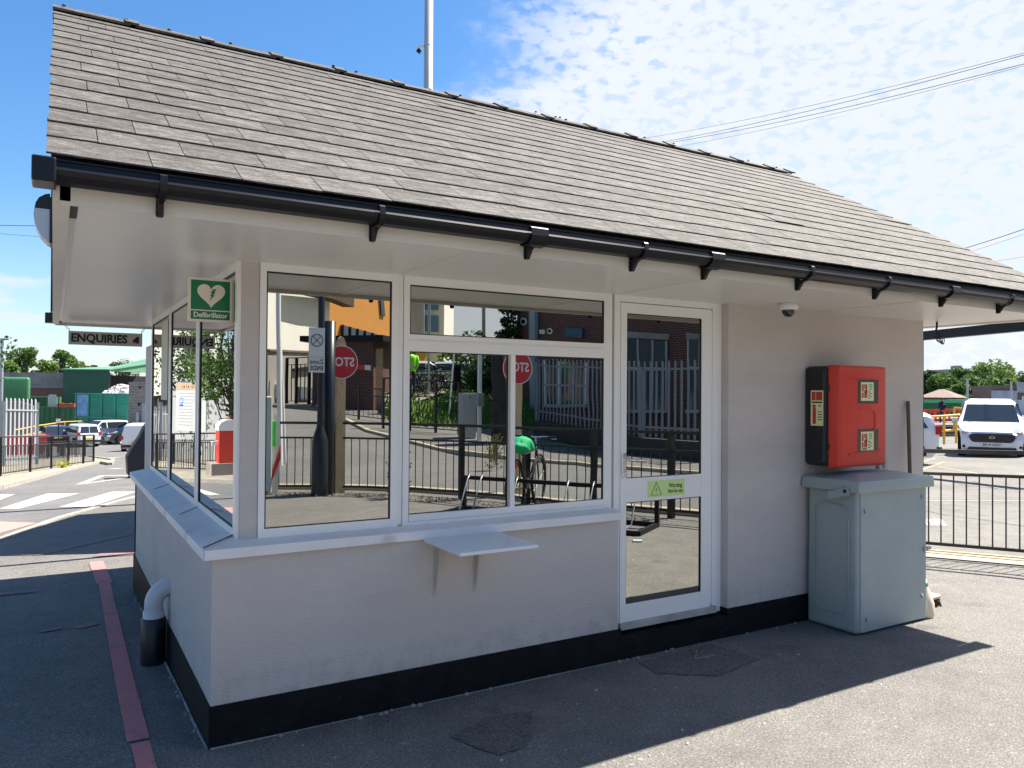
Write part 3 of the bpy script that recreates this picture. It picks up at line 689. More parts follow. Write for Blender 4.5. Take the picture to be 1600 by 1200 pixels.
# roof: slates
def roof(sign):
    deck = MB(); xs0, xs1 = -.655, 6.02
    ye = EY0 if sign > 0 else EY1
    deck.add([(xs0+.01, ye+sign*.02, EZ-.018), (xs1-.01, ye+sign*.02, EZ-.018), (xs1-.01, PY, PZ-.026), (xs0+.01, PY, PZ-.026),
              (xs0+.01, ye+sign*.02, EZ-.008), (xs1-.01, ye+sign*.02, EZ-.008), (xs1-.01, PY, PZ-.012), (xs0+.01, PY, PZ-.012)],
             [(0, 1, 2, 3), (4, 5, 6, 7), (0, 1, 5, 4), (1, 2, 6, 5), (2, 3, 7, 6), (3, 0, 4, 7)])
    deck.build('roof_deck', M_SLATEB, kiosk)
    nrow = 16; dv = Vector((0, (PY-ye), PZ-EZ)); lenv = dv.length; dn = dv.normalized(); nrm = Vector((0, -sign*dn.z, abs(dn.y)))
    m = MB(); step = lenv/nrow
    for r in range(nrow):
        x = xs0+random.uniform(-.006, .004); off = 0
        first = 0
        cur = x; k = 0
        while cur < xs1-.02:
            wd_ = (.15+random.uniform(-.03, .03)) if (k == 0 and r % 2) else .275+random.uniform(-.008, .008)
            if k == 0 and not r % 2 and random.random() < .4: wd_ = .30
            nx_ = min(cur+wd_, xs1+random.uniform(-.012, .012))
            if xs1-nx_ < .10: nx_ = xs1+random.uniform(-.012, .012)
            j = random.uniform(-.003, .003); lift = random.uniform(0, .002)+(.004 if random.random() < .03 else 0); sk = random.uniform(-.004, .004)
            a = Vector((0, ye, EZ))+dn*(r*step+j); c = Vector((0, ye, EZ))+dn*min(lenv-.002, (r+1)*step+.05)
            g_ = .0015
            top_a = nrm*(.0085+lift); top_c = nrm*(.002)
            th = nrm*.006
            vs = []
            for (X_, s_) in ((cur+g_, 0), (nx_-g_, sk)):
                vs += [a+top_a-th+Vector((X_, 0, 0))+dn*s_, a+top_a+Vector((X_, 0, 0))+dn*s_, c+top_c+Vector((X_, 0, 0)), c+top_c-nrm*.006+Vector((X_, 0, 0))]
            m.add(vs, [(0, 1, 2, 3), (7, 6, 5, 4), (0, 4, 5, 1), (1, 5, 6, 2), (2, 6, 7, 3), (3, 7, 4, 0)])
            cur = nx_; k += 1
            if cur >= xs1-.03: break
    return m.build('roof_slates', M_SLATE, kiosk)
roof(1); roof(-1)
m = MB(); x = -.66
i = 0
while x < 6.0:
    x1 = min(x+.455, 6.02); lift = .0 if i % 2 == 0 else .0
    for s in (1, -1):
        dn = Vector((0, -s*(PY-EY0), -(PZ-EZ))).normalized(); n_ = Vector((0, -s*abs(dn.z), abs(dn.y)))
        top = Vector((0, PY, PZ+.034)); z0 = n_*0
        for (xa, xb, up_) in ((x, x1-.03, 0), (x1-.06, x1+.02, .012)):
            p = [top+Vector((xa, 0, up_)), top+Vector((xb, 0, up_)), top+dn*.105+Vector((xb, 0, up_)), top+dn*.105+Vector((xa, 0, up_))]
            q = [v-n_*.014 for v in p]
            m.add(p+q, [(0, 1, 2, 3), (7, 6, 5, 4), (0, 4, 5, 1), (1, 5, 6, 2), (2, 6, 7, 3), (3, 7, 4, 0)])
    x = x1; i += 1
m.build('ridge_tiles', M_SLATE, kiosk)
m = MB()
x = -.6
while x < 6:
    m.lathe((x, PY+random.uniform(-.03, .03), PZ+.034), [(.013, 0), (.010, .006), (.0, .009)], 6); x += random.uniform(.04, .4)
m.build('ridge_moss', mat('dry_moss', (.10, .085, .06), .95), kiosk)['kind'] = 'stuff'
# gutters
def gutter(ysign, y0):
    m = MB(); zt0 = 2.318; pts = [(0, 0), (0, -.05), (.020, -.080), (.05, -.090), (.080, -.082), (.102, -.058), (.108, -.036), (.100, -.012), (.098, .004), (.104, .006), (.104, .012), (.092, .012), (.090, -.012), (.096, -.036), (.092, -.052), (.074, -.072), (.05, -.08), (.026, -.074), (.008, -.045), (.008, 0)]
    x0, x1 = -.66, 6.12
    poly = lambda x: [(x, y0-ysign*a, zt0-(x+.66)*.003+z*.68) for a, z in pts]
    n = len(pts); m.add(poly(x0)+poly(x1), [(i, (i+1) % n, n+(i+1) % n, n+i) for i in range(n)], False)
    m.box(x0-.035, x0+.03, *sorted((y0+ysign*.004, y0-ysign*.12)), zt0-.066, zt0+.010, .006)
    m.box(x1-.03, x1+.03, *sorted((y0+ysign*.004, y0-ysign*.12)), zt0-.088, zt0-.012, .006)
    m.build('gutter', M_GUT, kiosk)
gutter(1, FY0-.022); gutter(-1, FY1+.022)
for i, x in enumerate((-.33, .42, 1.12, 1.70, 2.16, 2.86, 3.54, 4.22, 4.9, 5.6)):
    z = 2.318-(x+.66)*.003; y0 = FY0-.021; m = MB(); wd_ = .022 if i not in (2, 4, 7) else .085
    for (a, c) in (((0, -.035), (.020, -.058)), ((.020, -.058), (.05, -.065)), ((.05, -.065), (.082, -.060)), ((.082, -.060), (.106, -.043)), ((.106, -.043), (.112, -.024)), ((.112, -.024), (.108, .006))):
        m.bar((x, y0-a[0], z+a[1]), (x, y0-c[0], z+c[1]), wd_, .007, (1, 0, 0)) if False else m.prism([(y0-a[0], z+a[1]), (y0-c[0], z+c[1]), (y0-c[0]-.006, z+c[1]-.006), (y0-a[0]-.006, z+a[1]-.006)], x-wd_/2, x+wd_/2, 'x')
    m.prism([(y0, z-.060), (y0-.075, z-.062), (y0-.045, z-.078), (y0-.018, z-.115), (y0, z-.115)], x-.008, x+.008, 'x')
    m.box(x-.012, x+.012, y0-.010, y0, z-.112, z-.03)
    m.build('gutter_bracket', M_GUT, kiosk)
# shelf
sh = MB(); sh.box(1.03, 1.47, -.455, -.040, .846, .864, .004); shf = sh.build('shelf', mat('white_shelf', (.72, .74, .78), .3, var=.04, scale=5), kiosk)
shf['label'] = 'small white shelf fixed to the wall below the sill'
for x in (1.115, 1.355):
    m = MB(); m.box(x-.011, x+.011, -.005, 0, .545, .846)
    m.prism([(-.005, .56), (-.005, .846), (-.085, .846), (-.06, .80)], x-.0025, x+.0025, 'x')
    m.build('shelf_bracket', M_BEIGE, shf)
# ================================================================== things on / by the kiosk
# CCTV dome
t = empty('dome_camera', 'black glass dome camera on white base under the soffit', 'camera', (3.60, -.22, 2.235))
m = MB(); m.lathe((0, 0, 0), [(.0, 0), (.062, 0), (.062, -.035), (.052, -.045), (0, -.045)], 24); m.build('base', M_WHITE, t)
m = MB(); m.lathe((0, 0, -.042), [(.044, 0), (.042, -.02), (.03, -.040), (.015, -.048), (0, -.05)], 20); m.build('dome', mat('smoked_dome', (.01, .01, .012), .05, spec=.9), t)
# bulkhead light on gable
t = empty('bulkhead_light', 'half round black bulkhead light with milky diffuser on the gable', 'light', (-.64, 2.0, 2.70))
m = MB(); m.box(-.022, 0, -.10, .10, -.16, .13, .008); m.build('back_plate', M_BLKP, t)
m = MB(); pr = [(0, .145), (-.045, .14), (-.085, .11), (-.098, .065)]
m.prism([(-.02, .06), (-.02, .15)]+[(a-.0, z) for a, z in [(-.045, .145), (-.08, .12), (-.098, .085), (-.102, .055)]], -.09, .09, 'y'); m.build('hood', M_BLKP, t)
m = MB(); m.prism([(-.02, .053), (-.104, .053), (-.108, .01), (-.098, -.05), (-.07, -.11), (-.03, -.155), (-.02, -.155)], -.085, .085, 'y'); m.build('diffuser', M_FROST, t)
t = empty('junction_box', 'small black box on the far end of the gable board', 'junction box', (-.64, 4.40, 2.27))
m = MB(); m.box(-.06, 0, -.05, .05, -.045, .045, .005); m.build('housing', M_BLKP, t); m = MB(); m.tube([(-.012, 0, .04), (-.012, -.3, .25), (-.012, -1.6, .95), (-.012, -2.35, .45)], .006, 5); m.build('cable', M_BLACK, t)
# defibrillator sign
t = empty('defibrillator_sign', 'green and cream projecting sign with heart symbol reading Defibrillator', 'sign', (0, .24, 2.06))
m = MB(); m.box(-.082, .128, -.006, .010, -.106, .106, .002); m.build('panel', M_CREAM, t)
m = MB(); rect_on(m, (0, -.006, 0), (1, 0, 0), (0, 0, 1), -.070, .108, -.048, .094, .0012); rect_on(m, (0, -.006, 0), (1, 0, 0), (0, 0, 1), -.070, .108, -.094, -.054, .0012); m.build('green_field', M_SIGNG, t)
m = MB(); hp = []
for i in range(40):
    a = 2*pi*i/40; hp.append((.0215+.0040*(16*sin(a)**3), .028+.0040*(13*cos(a)-5*cos(2*a)-2*cos(3*a)-cos(4*a))))
poly_on(m, (0, -.0085, 0), (1, 0, 0), (0, 0, 1), hp, .0008); m.build('heart', M_CREAM, t)
m = MB(); poly_on(m, (0, -.0098, 0), (1, 0, 0), (0, 0, 1), [(.026+(a-.026)*.78, .026+(b-.028)*.74) for a, b in [(.052, .066), (.034, .066), (.014, .040), (.027, .040), (.010, .018), (.022, .019), (.008, -.014), (.041, .026), (.030, .026), (.047, .047), (.036, .047)]], .0008); m.build('lightning_bolt', M_SIGNG, t)
m = MB(); put_text(m, 'Defibrillator', .034, (.019, -.0088, -.074), (1, 0, 0), (0, 0, 1), .001, .0009, fitw=.155); m.build('lettering', M_CREAM, t)
m = MB(); m.box(.128, .16, -.004, .008, -.10, .10); m.build('wall_flange', M_ALU, t)
# enquiries sign
t = empty('enquiries_sign', 'narrow grey hanging sign reading ENQUIRIES with a small arrow', 'sign', (-.21, 4.40, 2.10), rz=radians(0))
m = MB(); m.box(-.305, .305, -.012, .012, -.062, .062, .002); m.build('panel', M_SIGNGREY, t)
m = MB(); put_text(m, 'ENQUIRIES', .105, (-.055, -.0135, -.002), (1, 0, 0), (0, 0, 1), .0015, .0035, fitw=.46)
poly_on(m, (0, -.0125, 0), (1, 0, 0), (0, 0, 1), [(.275, -.034), (.275, .034), (.263, .027), (.263, .034), (.218, -.010), (.228, -.010), (.214, -.034), (.236, -.018), (.236, -.034), (.245, -.034), (.245, -.02), (.252, -.02), (.252, -.034)], .0015)
m.build('lettering', M_INK, t)
for x in (-.30, .30):
    m = MB()
    for k, (a, c) in enumerate(((.0, .022), (.018, .040), (.036, .06))):
        xx = x-(.03 if x < 0 else -.02)*k/2; cz = .062+(a+c)/2
        m.tube([(xx+.008*cos(q)*(1 if k % 2 else .4), .006*cos(q)*(0 if k % 2 else 1), cz+.013*sin(q)) for q in [2*pi*i/8 for i in range(9)]], .002, 5, False)
    m.tube([(x-(.03 if x < 0 else -.02), 0, .118), (x-(.03 if x < 0 else -.02), 0, .137)], .003, 5)
    m.build('chain', M_ALU, t)
# extinguisher cabinet
t = empty('extinguisher_cabinet', 'red fronted black plastic fire extinguisher cabinet on the wall above the grey bin', 'cabinet', (4.30, 0, 1.475))
m = MB(); m.box(-.27, .27, -.19, -.002, -.355, .355, .03); m.box(-.268, .268, -.205, -.185, -.345, .345)
m.build('back_shell', M_BLKP, t)
m = MB()
bm = bmesh.new(); bmesh.ops.create_cube(bm, size=1)
for v in bm.verts:
    k_ = .93 if v.co.y < 0 else 1
    v.co = Vector((v.co.x*.565*k_, -.252+v.co.y*.09, v.co.z*.725*(.97 if v.co.y < 0 else 1)))
bmesh.ops.bevel(bm, geom=bm.edges[:], offset=.022, segments=3, profile=.6, affect='EDGES'); m.bm(bm, True)
rdoor = m.build('red_door', M_REDP, t)
m = MB(); ring = [(-.05, .06), (.06, .06), (.12, .03), (.125, -.07), (.10, -.10)]
m.tube([(x_, -.2985, z_) for x_, z_ in ring], .005, 6)
m.bar((-.17, -.298, -.265), (.19, -.298, -.245), .012, .012); m.bar((-.16, -.298, .27), (.20, -.298, .26), .010, .006)
m.build('moulding', M_REDP, rdoor)
for zc_, nm in ((.175, 0), (-.175, 1)):
    m = MB(); rect_on(m, (.055, -.2975, zc_), (1, 0, 0), (0, 0, 1), -.125, .105, -.085, .085, .0015); wnd = m.build('door_window', mat('smoky_window', (.10, .075, .055), .25), rdoor)
    m = MB(); rect_on(m, (.03, -.3005, zc_), (1, 0, 0), (0, 0, 1), -.072, .072, -.066, .066, .001); s_ = m.build('sticker', M_LUM, wnd)
    m = MB(); m2 = MB(); m3 = MB()
    for a, bb, c, d in ((-.062, -.044, .0, .05), (-.036, -.022, .02, .05), (-.018, -.004, -.01, .05), (-.062, -.044, -.045, -.008), (-.036, -.004, -.045, .01)):
        rect_on(m, (.03, -.302, zc_), (1, 0, 0), (0, 0, 1), a, bb, c, d, .0008)
    for q in range(4): rect_on(m2, (.03, -.302, zc_), (1, 0, 0), (0, 0, 1), .02, .055, .012+q*.011, .017+q*.012, .0008)
    for q in range(5): rect_on(m3, (.03, -.302, zc_), (1, 0, 0), (0, 0, 1), .006+.02*(q % 2), .030+.02*(q % 2), -.05+q*.011, -.044+q*.011, .0008)
    if nm: rect_on(m3, (.03, -.302, zc_), (1, 0, 0), (0, 0, 1), -.058, -.006, -.062, -.050, .0008)
    m.build('red_symbols', mat('sticker_red', (.5, .05, .02), .5), s_); m2.build('green_text', mat('sticker_green', (.1, .45, .2), .5), s_); m3.build('brown_text', mat('sticker_brown', (.25, .12, .04), .5), s_)
m = MB(); rect_on(m, (-.2705, -.115, .055), (0, -1, 0), (0, 0, 1), -.052, .052, -.125, .125, .0015); s_ = m.build('extinguisher_sticker', M_LUM, t)
m = MB(); O_ = (-.2722, -.115, .055)
rect_on(m, O_, (0, -1, 0), (0, 0, 1), -.044, -.012, .055, .115, .0008); rect_on(m, O_, (0, -1, 0), (0, 0, 1), -.008, .044, .055, .115, .0008)
poly_on(m, O_, (0, -1, 0), (0, 0, 1), [(-.036, -.112), (-.008, -.112), (-.008, -.01), (-.014, .012), (-.006, .016), (-.014, .024), (-.034, .024), (-.044, .006), (-.040, .004), (-.030, .014), (-.036, -.01)], .0008); m.build('red_symbols', MATS['sticker_red'], s_)
m = MB(); rect_on(m, O_, (0, -1, 0), (0, 0, 1), -.044, .044, .036, .046, .0008)
for q in range(4): rect_on(m, O_, (0, -1, 0), (0, 0, 1), .006, .040, -.03-q*.018, -.024-q*.018, .0008)
rect_on(m, O_, (0, -1, 0), (0, 0, 1), .012, .034, .012, .020, .0008); m.build('black_text', M_INK, s_)
for z_ in (.20, -.21):
    m = MB(); m.box(-.283, -.262, -.225, -.19, z_-.022, z_+.022, .004); m.build('latch', M_BLKP, t)
for z_ in (.20, .155, -.175, -.22):
    m = MB(); m.lathe((.286, -.225, z_), [(0, -.012), (.009, -.012), (.009, .012), (0, .012)], 10); m.build('hinge', M_REDP, t)
# grey bin
t = empty('storage_bin', 'tall pale grey green moulded storage bin with lid standing against the kiosk wall', 'bin', (4.03, 0, 0))
def tbox(x0, x1, y0, y1, z0, z1, tx=0., bev=.02, seg=3):
    bm = bmesh.new(); bmesh.ops.create_cube(bm, size=1)
    for v in bm.verts:
        up_ = v.co.z > 0
        v.co = Vector(((x0+x1)/2+v.co.x*((x1-x0)+(tx if up_ else 0)), (y0+y1)/2+v.co.y*(y1-y0), (z0+z1)/2+v.co.z*(z1-z0)))
    bmesh.ops.bevel(bm, geom=bm.edges[:], offset=bev, segments=seg, profile=.6, affect='EDGES'); return bm
m = MB(); m.bm(tbox(0, .79, -.43, -.03, .008, .985, -.02, .03), True); body = m.build('body', M_BIN, t)
m = MB(); m.box(.035, .785, -.437, -.424, .02, .962, .002); m.build('front_panel', M_BIN, t)
m = MB()
bm = tbox(-.045, .835, -.475, -.012, .965, 1.045, -.03, .012, 2); m.bm(bm, True)
bm = bmesh.new(); bmesh.ops.create_cube(bm, size=1)
for v in bm.verts: v.co = Vector((.395+v.co.x*(.85 if v.co.z < 0 else .42), -.24+v.co.y*(.45 if v.co.z < 0 else .16), 1.058+v.co.z*.04))
bmesh.ops.bevel(bm, geom=bm.edges[:], offset=.012, segments=2, profile=.6, affect='EDGES'); m.bm(bm, True)
lid = m.build('lid', M_BIN, t)
m = MB()
m.tube([(-.006, -.33, .13), (-.004, -.37, .20), (-.004, -.37, .78), (-.006, -.34, .86), (-.006, -.16, .88), (-.005, -.10, .84), (-.004, -.09, .20), (-.006, -.13, .13), (-.006, -.33, .13)], .0045, 6); m.build('side_moulding', M_BIN, body)
m = MB(); bm = bmesh.new(); bmesh.ops.create_cube(bm, size=1)
for v in bm.verts: v.co = Vector((-.058+v.co.x*.012, -.33+v.co.y*.17, .955+v.co.z*.055))
bmesh.ops.rotate(bm, cent=(-.058, -.33, .955), matrix=Matrix.Rotation(radians(-16), 3, 'X'), verts=bm.verts); bmesh.ops.bevel(bm, geom=bm.edges[:], offset=.004, segments=2, affect='EDGES'); m.bm(bm)
hasp = m.build('hasp', M_BIN, lid)
m = MB(); m.lathe((-.0652, -.385, .975), [(.012, 0), (.012, -.002), (0, -.002)], 12, 'x'); m.build('hasp_hole', M_BLACK, hasp)
for (x_, z_) in ((.075, .84), (.73, .90), (.095, .11), (.73, .19)):
    m = MB(); m.lathe((x_, -.440, z_), [(.0, 0), (.011, 0), (.009, -.004), (0, -.004)], 10, 'y'); m.box(x_-.004, x_+.014, -.446, -.440, z_-.020, z_-.006, .001); m.build('fixing', M_BIN, t)
m = MB(); m.box(.75, .80, -.447, -.437, .50, .535, .003); m.bar((.79, -.44, .52), (.83, -.44, .52), .02, .02); m.build('catch', M_GALV, t)
# broom, container, socket
t = empty('broom', 'old wooden broom leaning upright behind the grey bin at the wall corner', 'broom', (5.32, -.10, 0))
m = MB(); m.tube([(-.31, -.12, .07), (-.06, .08, 1.57)], .0145, 10); m.lathe((-.06, .08, 1.56), [(.0145, 0), (.012, .018), (0, .022)], 10); m.build('handle', M_WOODD, t)
m = MB(); bm = tbox(-.40, -.02, -.17, -.08, .055, .085, 0, .008, 1); m.bm(bm); m.build('stock', M_CREAMPL, t)
m = MB()
for i in range(180):
    x_ = random.uniform(-.39, -.03); y_ = random.uniform(-.16, -.09); m.bar((x_, y_, .058), (x_+random.uniform(-.02, .035), y_+random.uniform(-.03, .02), 0), .008)
m.build('bristles', M_BRISTLE, t)
t = empty('plastic_container', 'cream and green plastic container on the ground behind the bin', 'container', (4.90, -.36, 0))
m = MB(); m.lathe((0, 0, 0), [(0, 0), (.075, 0), (.08, .03), (.078, .10), (.055, .17), (.03, .23), (.028, .27), (0, .27)], 14); m.build('body', M_CREAMPL, t)
m = MB(); m.lathe((0, 0, .225), [(.036, 0), (.036, .022), (0, .022)], 12); m.build('green_band', M_SIGNG, t)
t = empty('wall_socket', 'small grey outdoor socket on the wall right of the red cabinet', 'socket', (4.93, 0, 1.09))
m = MB(); m.box(-.055, .055, -.03, -.001, -.05, .05, .006); m.build('box', mat('socket_grey', (.38, .42, .43), .5), t)
m = MB(); m.lathe((.01, -.031, -.012), [(.026, 0), (.024, -.01), (0, -.012)], 14, 'y'); m.build('cover', M_BIN, t)
t = empty('cable_loop', 'tangled black cable end hanging from the soffit near the right corner', 'cable', (5.66, -.02, 2.235))
m = MB(); m.tube([(0, 0, 0), (.0, -.0, -.04), (-.012, 0, -.07), (.02, 0, -.10)], .008, 6)
for k in range(4):
    cx = .012+.016*k; m.tube([(cx+.028*cos(a), -.004*k, -.125+.035*sin(a)-.008*k) for a in [2*pi*i/10 for i in range(11)]], .0035, 5, False)
m.build('cable', M_BLACK, t); m = MB(); m.tube([(.06, 0, -.155), (.085, 0, -.175)], .007, 6); m.build('connector', mat('copper_end', (.35, .14, .08), .5), t)
# drain pipe
t = empty('vent_pipe', 'white plastic elbow pipe with black collar low on the side wall', 'pipe', (-.085, 1.47, -.044))
m = MB(); m.lathe((0, 0, 0), [(.068, 0), (.070, .02), (.070, .275), (.066, .28), (0, .28)], 24); m.build('collar', M_BLKP, t)
m = MB(); pts = [(0, 0, .27), (0, 0, .34)]
for i in range(9):
    a = radians(90*i/8); pts.append((.10-.10*cos(a), 0, .36+.10*sin(a)))
m.tube(pts+[(.14, 0, .46)], .054, 20); m.lathe((0, 0, .262), [(.060, 0), (.060, .06), (.054, .062)], 20); m.build('elbow', mat('white_pipe', (.62, .62, .62), .35), t)
for (x, y) in ((2.78, -.20),):
    m = MB()
    for a, c in (((0, 0, .003), (.12, .10, .006)), ((-.02, -.02, .003), (.13, -.03, .004)), ((.03, .01, .01), (.1, .13, .012))): m.tube([a, c], .003, 5)
    o = m.build('twigs', mat('straw', (.42, .32, .18), .8)); o.location = (x, y, 0); tag(o, 'dry straw coloured twigs lying on the asphalt by the door step', 'twigs')
m = MB()
for i in range(90):
    x_, y_ = random.uniform(.2, 7.4), random.uniform(-2.6, .3)
    if -.05 < x_ < 5.6 and y_ > -.04: continue
    s_ = random.uniform(.003, .011); m.lathe((x_, y_, hgt(x_, y_)), [(s_, 0), (s_*.8, s_*.5), (0, s_*.6)], 5)
o = m.build('grit', mat('pale_grit', (.45, .42, .38), .9, island=.5)); tag(o, 'scattered pale grit and litter specks on the asphalt', 'grit', kind='stuff')

# ================================================================== guard rails
def rail_run(name, pts, label, h=1.09, h2=.86, hb=.15, bar=.115, post=.05, every=1, mat_=M_RAIL, group=None, base=None, barr=.012, postw=None):
    """pedestrian guard rail along pts (each a Vector, ground level)"""
    t = empty(name, label, 'guard rail', pts[0][:], group=group)
    o = Vector(pts[0]); tops = MB(); bars = MB(); P_ = [Vector(p)-o for p in pts]
    for i, (a, c) in enumerate(zip(P_, P_[1:])):
        z = lambda p, hh: (p.x, p.y, p.z+hh)
        tops.bar(z(a, h), z(c, h), .04, .04)
        tops.bar(z(a, h2), z(c, h2), .03, .03); tops.bar(z(a, hb), z(c, hb), .03, .03)
        n = max(2, int((c-a).length/bar))
        for k in range(1, n):
            q = a.lerp(c, k/n); bars.tube([z(q, hb+.01), z(q, h2-.01)], barr/2, 6, False)
    tops.build('rails', mat_, t); bars.build('infill_bars', mat_, t)
    for i, p in enumerate(P_):
        if i % every: continue
        m = MB(); m.box(p.x-post/2, p.x+post/2, p.y-post/2, p.y+post/2, p.z-.03, p.z+h+.0); m.build('post', mat_, t)
    return t
rp = [RR(s, -.02) for s in (-4.0, -2.0, 0.0, 2.0)]
# right-hand rail: posts outside what the bin hides
rail_run('guard_rail', [Vector((*RR(s, 0), hgt(*RR(s, 0)))) for s in (-2.6, -.75, 1.25)], 'black metal guard rail right of the bin in front of the car park', barr=.014, bar=.108)
# left far rail
lr = [Vector((-4.2, 16.5, hgt(0, 16.5))), gp(0, 747), gp(47, 740), gp(80, 734.5), gp(106, 730), gp(130, 727.5), gp(146, 725.5)]
rail_run('guard_rail', lr, 'black guard rail curving round the far side of the road at left', h=1.12, h2=.87, hb=.12, barr=.018, post=.07)
lr2 = [gat(56, 34), gat(76, 36), gat(100, 38), gat(120, 40), gat(134, 41)]
rail_run('guard_rail', lr2, 'second black guard rail just behind the first near the parked estate car', h=1.1, h2=.85, hb=.12, barr=.02, post=.06)
# rails reflected in the front glass (they stand across the forecourt)
fr = [(2.30, -8.95), (3.30, -8.35), (4.15, -7.65), (4.78, -6.75), (5.30, -5.70), (5.80, -4.75), (6.35, -3.80), (6.95, -2.70)]
rail_run('guard_rail', [Vector((x, y, 0)) for x, y in fr], 'long curved black guard rail reflected in the front windows', h=1.12, h2=.88, hb=.10, barr=.016, bar=.125, post=.075)

# palisade fence builder
def palisade(pts, label, h0, h1, rails, m_, pw=.07, sp=.155, name='palisade_fence'):
    t = empty(name, label, 'fence', pts[0][:]); o = Vector(pts[0]); pal = MB(); rl__ = MB()
    for a, c in zip(pts, pts[1:]):
        a = Vector(a)-o; c = Vector(c)-o; d = (c-a); n = int(d.length/sp); dd = Vector((d.x, d.y, 0)).normalized(); nn = Vector((-dd.y, dd.x, 0))
        for k in range(n):
            p = a+d*((k+.5)/n)
            prof = [(-pw/2, h0), (-pw/2, h1-.08), (-pw/4, h1-.02), (0, h1), (pw/4, h1-.02), (pw/2, h1-.08), (pw/2, h0)]
            vs = [p+dd*x_+Vector((0, 0, z_))+nn*(.012 if abs(x_) < pw/3 else 0) for x_, z_ in prof]; v2 = [v-nn*.004 for v in vs]; kk = len(vs)
            pal.add(vs+v2, [tuple(range(kk)), tuple(range(kk, 2*kk))[::-1]]+[(i, (i+1) % kk, kk+(i+1) % kk, kk+i) for i in range(kk)])
        for r in rails: rl__.bar(a+Vector((0, 0, r))-nn*.02, c+Vector((0, 0, r))-nn*.02, .03, .05)
    pal.build('pales', m_, t); rl__.build('rails', m_, t)
    for p in pts:
        m = MB(); p = Vector(p)-o; m.box(p.x-.05, p.x+.05, p.y-.05, p.y+.05, p.z, p.z+h1-.15); m.build('post', m_, t)
    return t
M_PALG = mat('pale_galvanised', (.36, .40, .43), .5, metal=.2)
palisade([gat(-30, 28), gat(1, 28), gat(7, 28), gat(59, 29.5)], 'pale grey palisade gate behind the guard rail at left', .08, 2.55, (.35, 2.1), M_PALG, pw=.075, sp=.19, name='palisade_gate')

# ================================================================== trees
def tree(loc, h, rx, rz_, label, mt=M_LEAF, n=1500, leaf=.3, trunk_r=.2, trunk_h=None, seed=0, group=None, clumps=14, low=.25, bare=False, hollow=.55, name='tree'):
    rnd = random.Random(seed); t = empty(name, label, 'tree', loc[:], group=group); th = trunk_h or h*.35
    m = MB(); m.tube([(0, 0, -.2), (rnd.uniform(-.1, .1), 0, th*.5), (rnd.uniform(-.2, .2), rnd.uniform(-.2, .2), th), (0, 0, h*.75)], [trunk_r, trunk_r*.8, trunk_r*.6, trunk_r*.15], 8)
    cc = []
    for k in range(clumps):
        a = rnd.uniform(0, 2*pi); rr = sqrt(rnd.random())*rx*.78; zz = h*low+(h*(1-low))*rnd.uniform(.12, .92)
        k2 = sqrt(max(.1, 1-((zz-h*(low+1)/2)/(h*(1-low)/2))**2)); c = Vector((rr*cos(a)*k2, rr*sin(a)*k2, zz)); s = rnd.uniform(.22, .42)*rx
        cc.append((c, s)); m.tube([(0, 0, min(th, c.z*.6)), c*.5+Vector((0, 0, c.z*.12)), c], [trunk_r*.35, trunk_r*.2, trunk_r*.06], 5)
    m.build('trunk', M_BARK, t)
    vs = []; fs = []
    for i in range(n):
        c, s = cc[rnd.randrange(len(cc))]
        v = Vector((rnd.gauss(0, 1), rnd.gauss(0, 1), rnd.gauss(0, 1))).normalized()*s*(hollow+(1.12-hollow)*rnd.random()**.6); v.z *= .8
        p = c+v; l = leaf*rnd.uniform(.5, 1.2)
        a = Vector((rnd.gauss(0, 1), rnd.gauss(0, 1), rnd.gauss(0, .6))).normalized(); bb = a.cross(Vector((rnd.gauss(0, 1), rnd.gauss(0, 1), rnd.gauss(0, 1)))).normalized()
        o_ = len(vs); vs += [p-a*l*.5, p+bb*l*.32, p+a*l*.5, p-bb*l*.32]; fs.append((o_, o_+1, o_+2, o_+3))
    q = MB(); q.add(vs, fs); q.build('crown', mt, t, normals=False); return t
GT = 'trees beyond the green yard at left'
for i, (px_, top, D, wpx, mt, lab) in enumerate((
    (35, 541, 128, 38, M_LEAF, 'tall round tree left of the skyline behind the concrete wall'),
    (97, 543, 140, 30, M_LEAF, 'pointed tree standing highest in the middle of the left skyline'),
    (8, 562, 120, 36, M_LEAFL, 'pale green tree at the left edge of the skyline'),
    (72, 560, 122, 34, M_LEAFL, 'pale rounded tree between the two tall trees at left'),
    (122, 563, 135, 34, M_LEAF, 'low tree just left of the green shed roof'),
    (150, 569, 150, 30, M_LEAFD, 'dark low tree peeping over the green shed roof'),
    (190, 566, 160, 44, M_LEAFD, 'far dark tree line clump above the shed ridge'),
    (-30, 556, 130, 44, M_LEAF, 'tree cut by the left edge of the picture'))):
    g_ = gat(px_, D); tp = at(px_, top, D).z; tree(g_, tp-g_.z, wpx*D/FPX*.72, 0, lab, mt, n=7000, leaf=.46, seed=i+3, group=GT, clumps=34, low=.08, trunk_r=.3)
GR = 'trees on the slope beyond the car park'
